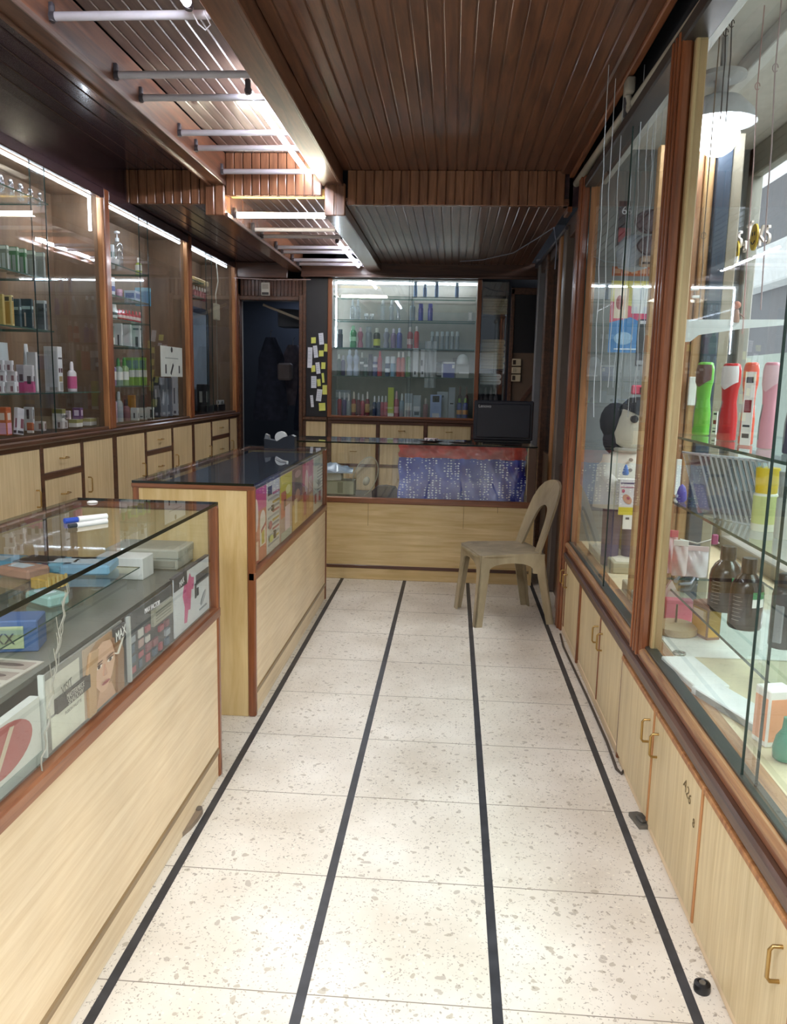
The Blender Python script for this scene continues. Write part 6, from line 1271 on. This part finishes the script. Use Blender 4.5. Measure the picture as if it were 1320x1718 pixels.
# ---------------- near display, upper shelf: sprayers
Z1s = 1.246; Z2s = .986; Z3s = .646
def sprayer(x0, x1, yt, c, capc, lb, X=.95, cap_shape=.36, lab='#9aa0a0', sc=1.0):
    P = PR(x0, x1, yt, Z1s, .055, X); T, w, d, h = P; w = max(.05, min(.07, w)); q = T.translation; T = TR((q.x, q.y, Z1s), FACE_W+.5)
    t = thing('spray_bottle', lb, 'spray bottle', (q.x, q.y, Z1s), 'coloured bottles on the upper glass shelf')
    prof = [(.40, 0), (.46, .012), (.46, .3), (.36, .5), (.40, .66), (.47, .74), (.47, .90), (.40, .985), (.3, 1)]
    MB(T).lathe([(r*w*1.15, z*h) for r, z in prof], seg=24, sy=.72).build('body', plain(c, .28, 0, .5, .03), t)
    # contoured cap patch: shell over the upper third
    mb = MB(T); n = 16; vs = []; rows = 8
    for i in range(rows+1):
        for k in range(n+1):
            a = -PI*.95+PI*.9*k/n; bot = .66+.10*abs(math.cos(a))**1.2; z = bot+(.965-bot)*i/rows
            r = .47*(1.0 if z < .9 else 1-(z-.9)*1.6)+.012; vs.append((r*w*1.15*math.cos(a), r*w*1.15*.72*math.sin(a), z*h))
    mb.add(vs, [(i*(n+1)+k, i*(n+1)+k+1, (i+1)*(n+1)+k+1, (i+1)*(n+1)+k) for i in range(rows) for k in range(n)], 0, True).build('cap_shell', plain(capc, .3), t)
    # label wrapped on the viewer's left side
    mb = MB(T); vs = []
    for i in range(7):
        for k in range(9):
            a = PI*1.10-PI*.35*k/8 if False else -PI*1.02+PI*.38*k/8; z = .10+.46*i/6; r = (.46 if z < .3 else .46-(z-.3)*.5)+.008
            vs.append((r*w*1.15*math.cos(a), r*w*1.15*.72*math.sin(a), z*h))
    mb.add(vs, [(i*9+k, i*9+k+1, (i+1)*9+k+1, (i+1)*9+k) for i in range(6) for k in range(8)], 0, True).build('label', plain(lab, .5, 0, .5, .25), t)
    return t
sprayer(1166, 1200, 608, '#6fc243', '#6b4a3c', 'bright green bottle with brown cap patch on the upper display shelf')
sprayer(1208, 1246, 610, '#c62c30', '#e8eef0', 'red bottle with white cap patch on the upper display shelf')
sprayer(1244, 1274, 608, '#e8644c', '#e8705a', 'coral orange bottle on the upper display shelf, with a price strip', lab='#d8d4cc')
sprayer(1274, 1316, 608, '#e0a0ae', '#e6c4cc', 'large pale pink bottle on the upper display shelf')
sprayer(1320, 1360, 604, '#4a4660', '#d0ccd4', 'dark bottle cut off by the right edge of the picture')
for k, (x0, x1, y0, y1, X, lb) in enumerate(((1240, 1262, 622, 725, .935, 'tall white price strip with a red picture in front of the coral bottle'), (1194, 1203, 680, 715, 1.02, 'small white label card behind the green bottle'))):
    P = PR(x0, x1, y0, Z1s, .004, X); q = at((x0+x1)/2, y1, 0, X)
    mb = MB(TR((X, q.y, Z1s+.005), FACE_W+.6)); h = P[3]-.01; w = .036 if k == 0 else .02; h = h if k == 0 else .09
    mb.box(-w/2, w/2, -.002, .002, 0, h); mb.box(-w*.35, w*.35, -.0026, -.0019, h*.45, h*.62, 1); mb.box(-w*.35, w*.35, -.0026, -.0019, h*.85, h*.93, 2); mb.box(-w*.35, w*.35, -.0026, -.0019, h*.1, h*.16, 2); mb.box(-w*.35, w*.35, -.0026, -.0019, h*.25, h*.28, 2)
    mb.build('price_strip', [WHITE, plain('#8c2c30', .5), plain('#4a4a50', .5)], top=(lb, 'price strip'))
# leaning clear packs on shelf two
for k in range(13):
    T = TR((.90+.012*k, 2.84-.018*k, Z2s+.003), .3, 0, -.36); w, h = .004, .235
    mb = MB(T); mb.box(-w/2, w/2, -.05, .05, 0, h, 0); mb.box(-w/2-.0006, w/2+.0006, -.052, -.047, 0, h, 1); mb.box(-w/2-.0006, w/2+.0006, -.052, .052, h-.006, h, 1); mb.box(-w/2-.0006, -w/2, -.03, .03, h*.1, h*.5, 2)
    mb.build('clear_pack', [CLEARP, plain('#c3c9d0', .3), plain('#8c93b8' if k < 6 else '#a9a4a4', .4)], top=('thin clear pack leaning in the tilted row on the middle display shelf', 'pack', 'thin clear packs leaning in a row'))
def tub(x0, x1, yt, z, X, c, capc, lb, lab=None, hs=.3, r=None):
    P = PR(x0, x1, yt, z, .07, X); T, w, d, h = P; r = r or max(.03, w/2); t = thing('bottle', lb, 'bottle', T.translation)
    MB(T).lathe([(r*.96, 0), (r, .004), (r, h*(1-hs)), (r*.9, h*(1-hs)+.004)], seg=22).build('body', plain(c, .35), t)
    MB(T).lathe([(r*.86, h*(1-hs)+.004), (r*.90, h*(1-hs)+.008), (r*1.0, h*.98), (r*.97, h)], seg=22).build('cap', plain(capc, .35), t)
    if lab: MB(T).lathe([(r*1.012, h*.12), (r*1.015, h*.13), (r*1.015, h*.55), (r*1.012, h*.56)], seg=22).build('label_band', plain(lab, .5), t)
tub(1266, 1306, 783, Z2s, .96, '#dfe0cf', '#e0c128', 'pale bottle with big yellow cap on the middle display shelf', '#c8d08a', .42, .036)
tub(1304, 1340, 790, Z2s, .98, '#c9ccc6', '#a8aaa8', 'pale grey bottle behind the yellow-capped one at the right edge', None, .4, .034)
q = at(1141, 832, 0, .90); t = thing('purple_toy', 'tiny purple toy figure at the left end of the middle display shelf', 'toy', (.905, q.y, Z2s))
MB(TR((.905, q.y, Z2s))).lathe([(.012, 0), (.020, .01), (.018, .04), (.012, .06), (.002, .07)], seg=14).build('body', plain('#5a4aa0', .4), t); MB(TR((.905, q.y, Z2s), FACE_W)).box(-.012, .012, -.021, -.016, .018, .030, 0, .002).build('face_patch', plain('#c8d0e8', .5), t)
# big black bottles on the lower shelf
def black_bottle(x0, x1, yt, yb_, lb, X):
    q = at((x0+x1)/2, yb_, 2, Z3s); r = (x1-x0)/2/FPX*(q.y*1.0+.05); h = at((x0+x1)/2, yt, 1, q.y).z-Z3s
    t = thing('lotion_bottle', lb, 'bottle', (q.x, q.y, Z3s), 'black lotion bottles on the lower display shelf'); T = TR((q.x, q.y, Z3s), FACE_W+1.0)
    MB(T).lathe([(r*.94, 0), (r, .006), (r, h*.52), (r*.93, h*.62), (r*.72, h*.72), (r*.42, h*.79), (r*.40, h*.80)], seg=26).build('body', plain('#2a201c', .16, 0, .6, .05), t)
    MB(T).lathe([(r*.46, h*.79), (r*.47, h*.8), (r*.45, h*.985), (r*.42, h)], seg=22).build('cap', plain('#33261f', .25), t)
    mb = MB(T)
    for k in range(7):
        for a0, a1 in ((-2.2, -1.55),):
            z = h*(.14+.055*k); pts = [(r*1.004*math.cos(a), r*1.004*math.sin(a), z) for a in [a0+(a1-a0)*i/5*(.95 if k % 2 else .8) for i in range(6)]]; mb.tube(pts, .0007, 4)
    mb.build('small_print', plain('#b8b2a8', .5), t)
    mb = MB(T); vs = [(r*1.006*math.cos(a), r*1.006*math.sin(a), h*zz_) for zz_ in (.34, .46, .56) for a in [-1.0+.9*i/6 for i in range(7)]]
    mb.add(vs, [(j*7+i, j*7+i+1, (j+1)*7+i+1, (j+1)*7+i) for j in range(1) for i in range(6)], 0, True); mb.add(vs, [(j*7+i, j*7+i+1, (j+1)*7+i+1, (j+1)*7+i) for j in (1,) for i in range(6)], 1, True)
    mb.build('label', [WHITE, plain('#3c8c58', .5)], t)
black_bottle(1187, 1240, 916, 1022, 'black-brown lotion bottle, farther of the two round-shouldered ones, lower display shelf', .98)
black_bottle(1221, 1274, 936, 1052, 'black-brown lotion bottle, nearer of the two round-shouldered ones, lower display shelf', .97)
q = at(1308, 1085, 2, Z3s); t = thing('lotion_bottle', 'tall dark grey bottle with ridged side at the right edge of the lower shelf', 'bottle', (q.x, q.y, Z3s)); T = TR((q.x, q.y, Z3s), FACE_W+.9)
r = .036; h = at(1300, 962, 1, q.y).z-Z3s
MB(T).lathe([(r*.92, 0), (r, .006), (r, h*.72), (r*.85, h*.80), (r*.6, h*.83)], seg=24).build('body', plain('#3a3c40', .22), t); MB(T).lathe([(r*.64, h*.82), (r*.66, h*.84), (r*.64, h*.99), (r*.58, h)], seg=20).build('cap', plain('#26262a', .3), t)
mb = MB(T); mb.box(-.016, .012, -r-.002, -r*.8, h*.08, h*.6, 0, .004); mb.build('side_label', plain('#84888c', .4), t)
# pink bags and tools left of the black bottles
def bag(x0, x1, y0, y1, Y, c, lb, seed, hdr='#d86a78'):
    random.seed(seed); a = at((x0+x1)/2, y1, 1, Y); w = (x1-x0)/FPX*Y; h = (y1-y0)/FPX*Y; t = thing('plastic_bag', lb, 'bag', (a.x, Y, a.z)); mb = MB(TR((a.x, Y, a.z), -.2)); n = 10; vs = []
    for s_ in (1, -1):
        for i in range(n+1):
            for j in range(n+1): u, v = i/n-.5, j/n; vs.append((u*w, s_*(-.018*math.sin(PI*v)*(1-4*u*u))+.004*math.sin(9*u+7*v+seed), v*h*.85))
    q = (n+1)**2; fs = [f for i in range(n) for j in range(n) for a_ in (i*(n+1)+j,) for f in ((a_, a_+1, a_+n+2, a_+n+1), (q+a_, q+a_+n+1, q+a_+n+2, q+a_+1))]
    mb.add(vs, fs, 0, True).build('bag', plain(c, .2, 0, .7, .18), t); MB(TR((a.x, Y, a.z), -.2)).box(-w/2, w/2, -.003, .003, h*.84, h, 0, .001).build('header_card', plain(hdr, .5), t)
bag(1112, 1132, 888, 962, 3.12, '#e0bcc0', 'pink bag with red header card hanging at the left over the lower shelf', 1)
bag(1126, 1150, 905, 966, 3.05, '#e6cdd0', 'pink printed bag with white header, right of the red-headed bag', 2, '#ecebe8')
bag(1148, 1184, 915, 968, 3.12, '#d9d0d6', 'crumpled clear-pink bag next to the black bottles', 3, '#e8d0d4')
q0 = at(1134, 967, 2, Z3s+.03); q1 = at(1190, 972, 2, Z3s+.03); t = thing('silver_tool', 'silver pliers-like tool lying on the lower display shelf', 'tool', q0)
MB().tube([(q0.x, q0.y, Z3s+.012), (q1.x-.05, q1.y+.2, Z3s+.012), (q1.x-.02, q1.y+.08, Z3s+.011)], [.010, .007, .004], 8).build('jaw', STEEL, t); MB().tube([(q0.x+.0, q0.y-.05, Z3s+.010), (q0.x+.05, q0.y-.03, Z3s+.010), (q1.x-.02, q1.y+.12, Z3s+.010)], .006, 8).build('grip', plain('#6b7480', .3), t)
MB().tube([at(1140, 905, 1, 3.1), at(1170, 912, 1, 3.1), at(1196, 905, 1, 3.1), at(1206, 912, 1, 3.1)], .004, 6).build('bent_wire', plain('#a89c98', .4, .4), top=('bent wire hook poking out above the pink bags', 'wire'))
MB(TR(at(1199, 905, 1, 3.08))).box(-.012, .012, -.006, .006, -.02, .02, 0, .004).build('magenta_clip', plain('#a83c78', .4), top=('little magenta clip on the bent wire above the black bottles', 'clip'))
# under the lower shelf, on the display floor
zf = .529
def fb(x, y, w, d, h, c, lb, yaw=0, top_=None, dec=None, name='carton', z=zf):
    q = at(x, y, 2, z); mb = MB(TR((q.x, q.y, z), yaw)); mb.box(-w/2, w/2, -d/2, d/2, 0, h, 0, .003); ms = [plain(c, .45)]
    if top_: ms.append(plain(top_, .45)); mb.box(-w*.4, w*.4, -d*.4, d*.4, h, h+.0008, 1)
    if dec: ms.append(plain(dec, .45)); mb.box(-w/2-.0008, -w/2, -d*.42, d*.42, h*.1, h*.85, len(ms)-1); mb.box(-w*.42, w*.42, -d/2-.0008, -d/2, h*.1, h*.85, len(ms)-1)
    return mb.build(name, ms, top=(lb, 'box'))
fb(1163, 1135, .11, .26, .022, '#eeeeea', 'flat white box, left one on the display floor by the front glass', .12)
fb(1238, 1195, .10, .30, .025, '#e9eae8', 'long flat white box with grey side, right one on the display floor', .32, None, '#9a9c98')
fb(1182, 1068, .055, .10, .13, '#8c6248', 'brown upright box with yellow patch under the lower display shelf', .3, None, '#dba83c')
fb(1136, 1040, .10, .05, .085, '#dd6c82', 'pink box under the left end of the lower display shelf', -.1)
fb(1293, 1245, .075, .06, .15, '#f0ece6', 'white box with an orange lower half at the right display edge', .25, None, '#eea274')
q = at(1132, 1062, 2, zf); t = thing('wooden_disc_stand', 'round wooden disc stand at the far left of the display floor', 'stand', (q.x, q.y, zf)); T = TR((q.x, q.y, zf))
MB(T).lathe([(.07, 0), (.078, .006), (.078, .03), (.06, .04), (.001, .042)], seg=28).build('disc', plain('#b39a72', .5), t); MB(T).tube([(0, 0, .04), (0, 0, .11)], .004, 8).build('pin', plain('#6b5a44', .4), t)
mb = MB(TR(at(1125, 985, 1, 3.15))); mb.prism([(-.045, -.05), (.045, -.05), (0, .03)], -.01, .01, 0, 'XZ'); mb.build('paper_cone', plain('#dcd4cc', .6), top=('small pale triangular paper under the left end of the lower shelf', 'paper'))
q = at(1315, 1275, 2, zf); mb = MB(TR((q.x, q.y, zf))); mb.lathe([(.02, 0), (.028, .006), (.03, .03), (.024, .06), (.012, .08), (.010, .11)], seg=18); mb.build('green_glass_vase', plain('#3f8c74', .12), top=('green glass vessel at the lower right corner of the display', 'vase'))
mb = MB(); P0 = at(1195, 1010, 2, zf); mb.tube([(1.12, 2.55, zf+.02), (.98, 2.32, zf+.03)], .012, 8) if 0 else None
mb = MB(); mb.box(.78, 1.5, 2.66, 3.3, zf, zf+.003); mb.build('white_sheet', plain('#e6e4dc', .6), top=('white liner sheet on the far part of the near display floor', 'sheet'))
q = at(1124, 1098, 2, zf); t = thing('small_ring', 'small dull metal ring on the display floor by the post', 'ring', (q.x+.03, q.y, zf)); MB(TR((q.x+.03, q.y, zf+.006))).tube([(.018*math.cos(a), .018*math.sin(a), 0) for a in [2*PI*i/18 for i in range(18)]], .005, 6, closed=True).build('band', plain('#a8a49a', .3, .7), t)
for k, x in enumerate((1165, 1168)):
    p = at(x, 485+13*k, 1, 3.30); MB(TR(p)).box(-.016, .016, -.006, .006, -.005, .005, 0, .002).build('white_clip', WHITE, top=(['upper', 'lower'][k]+' of two small white clips on the boards above the saw-shaped board', 'clip'))
p = at(1236, 512, 1, 3.0); t = thing('keyring_figure', 'small copper-coloured dangling ornament above the saw-shaped board', 'ornament', p)
MB(TR(p)).ball((0, 0, 0), .014).build('head', plain('#c07860', .4), t); MB(TR(p)).lathe([(.012, -.06), (.014, -.05), (.008, -.015)], seg=10).build('body', plain('#a88470', .4), t); MB(TR(p)).tube([(.0, 0, -.02), (.02, 0, -.035), (.03, 0, -.045)], .002, 5).build('arm', plain('#8c6a60', .4), t)
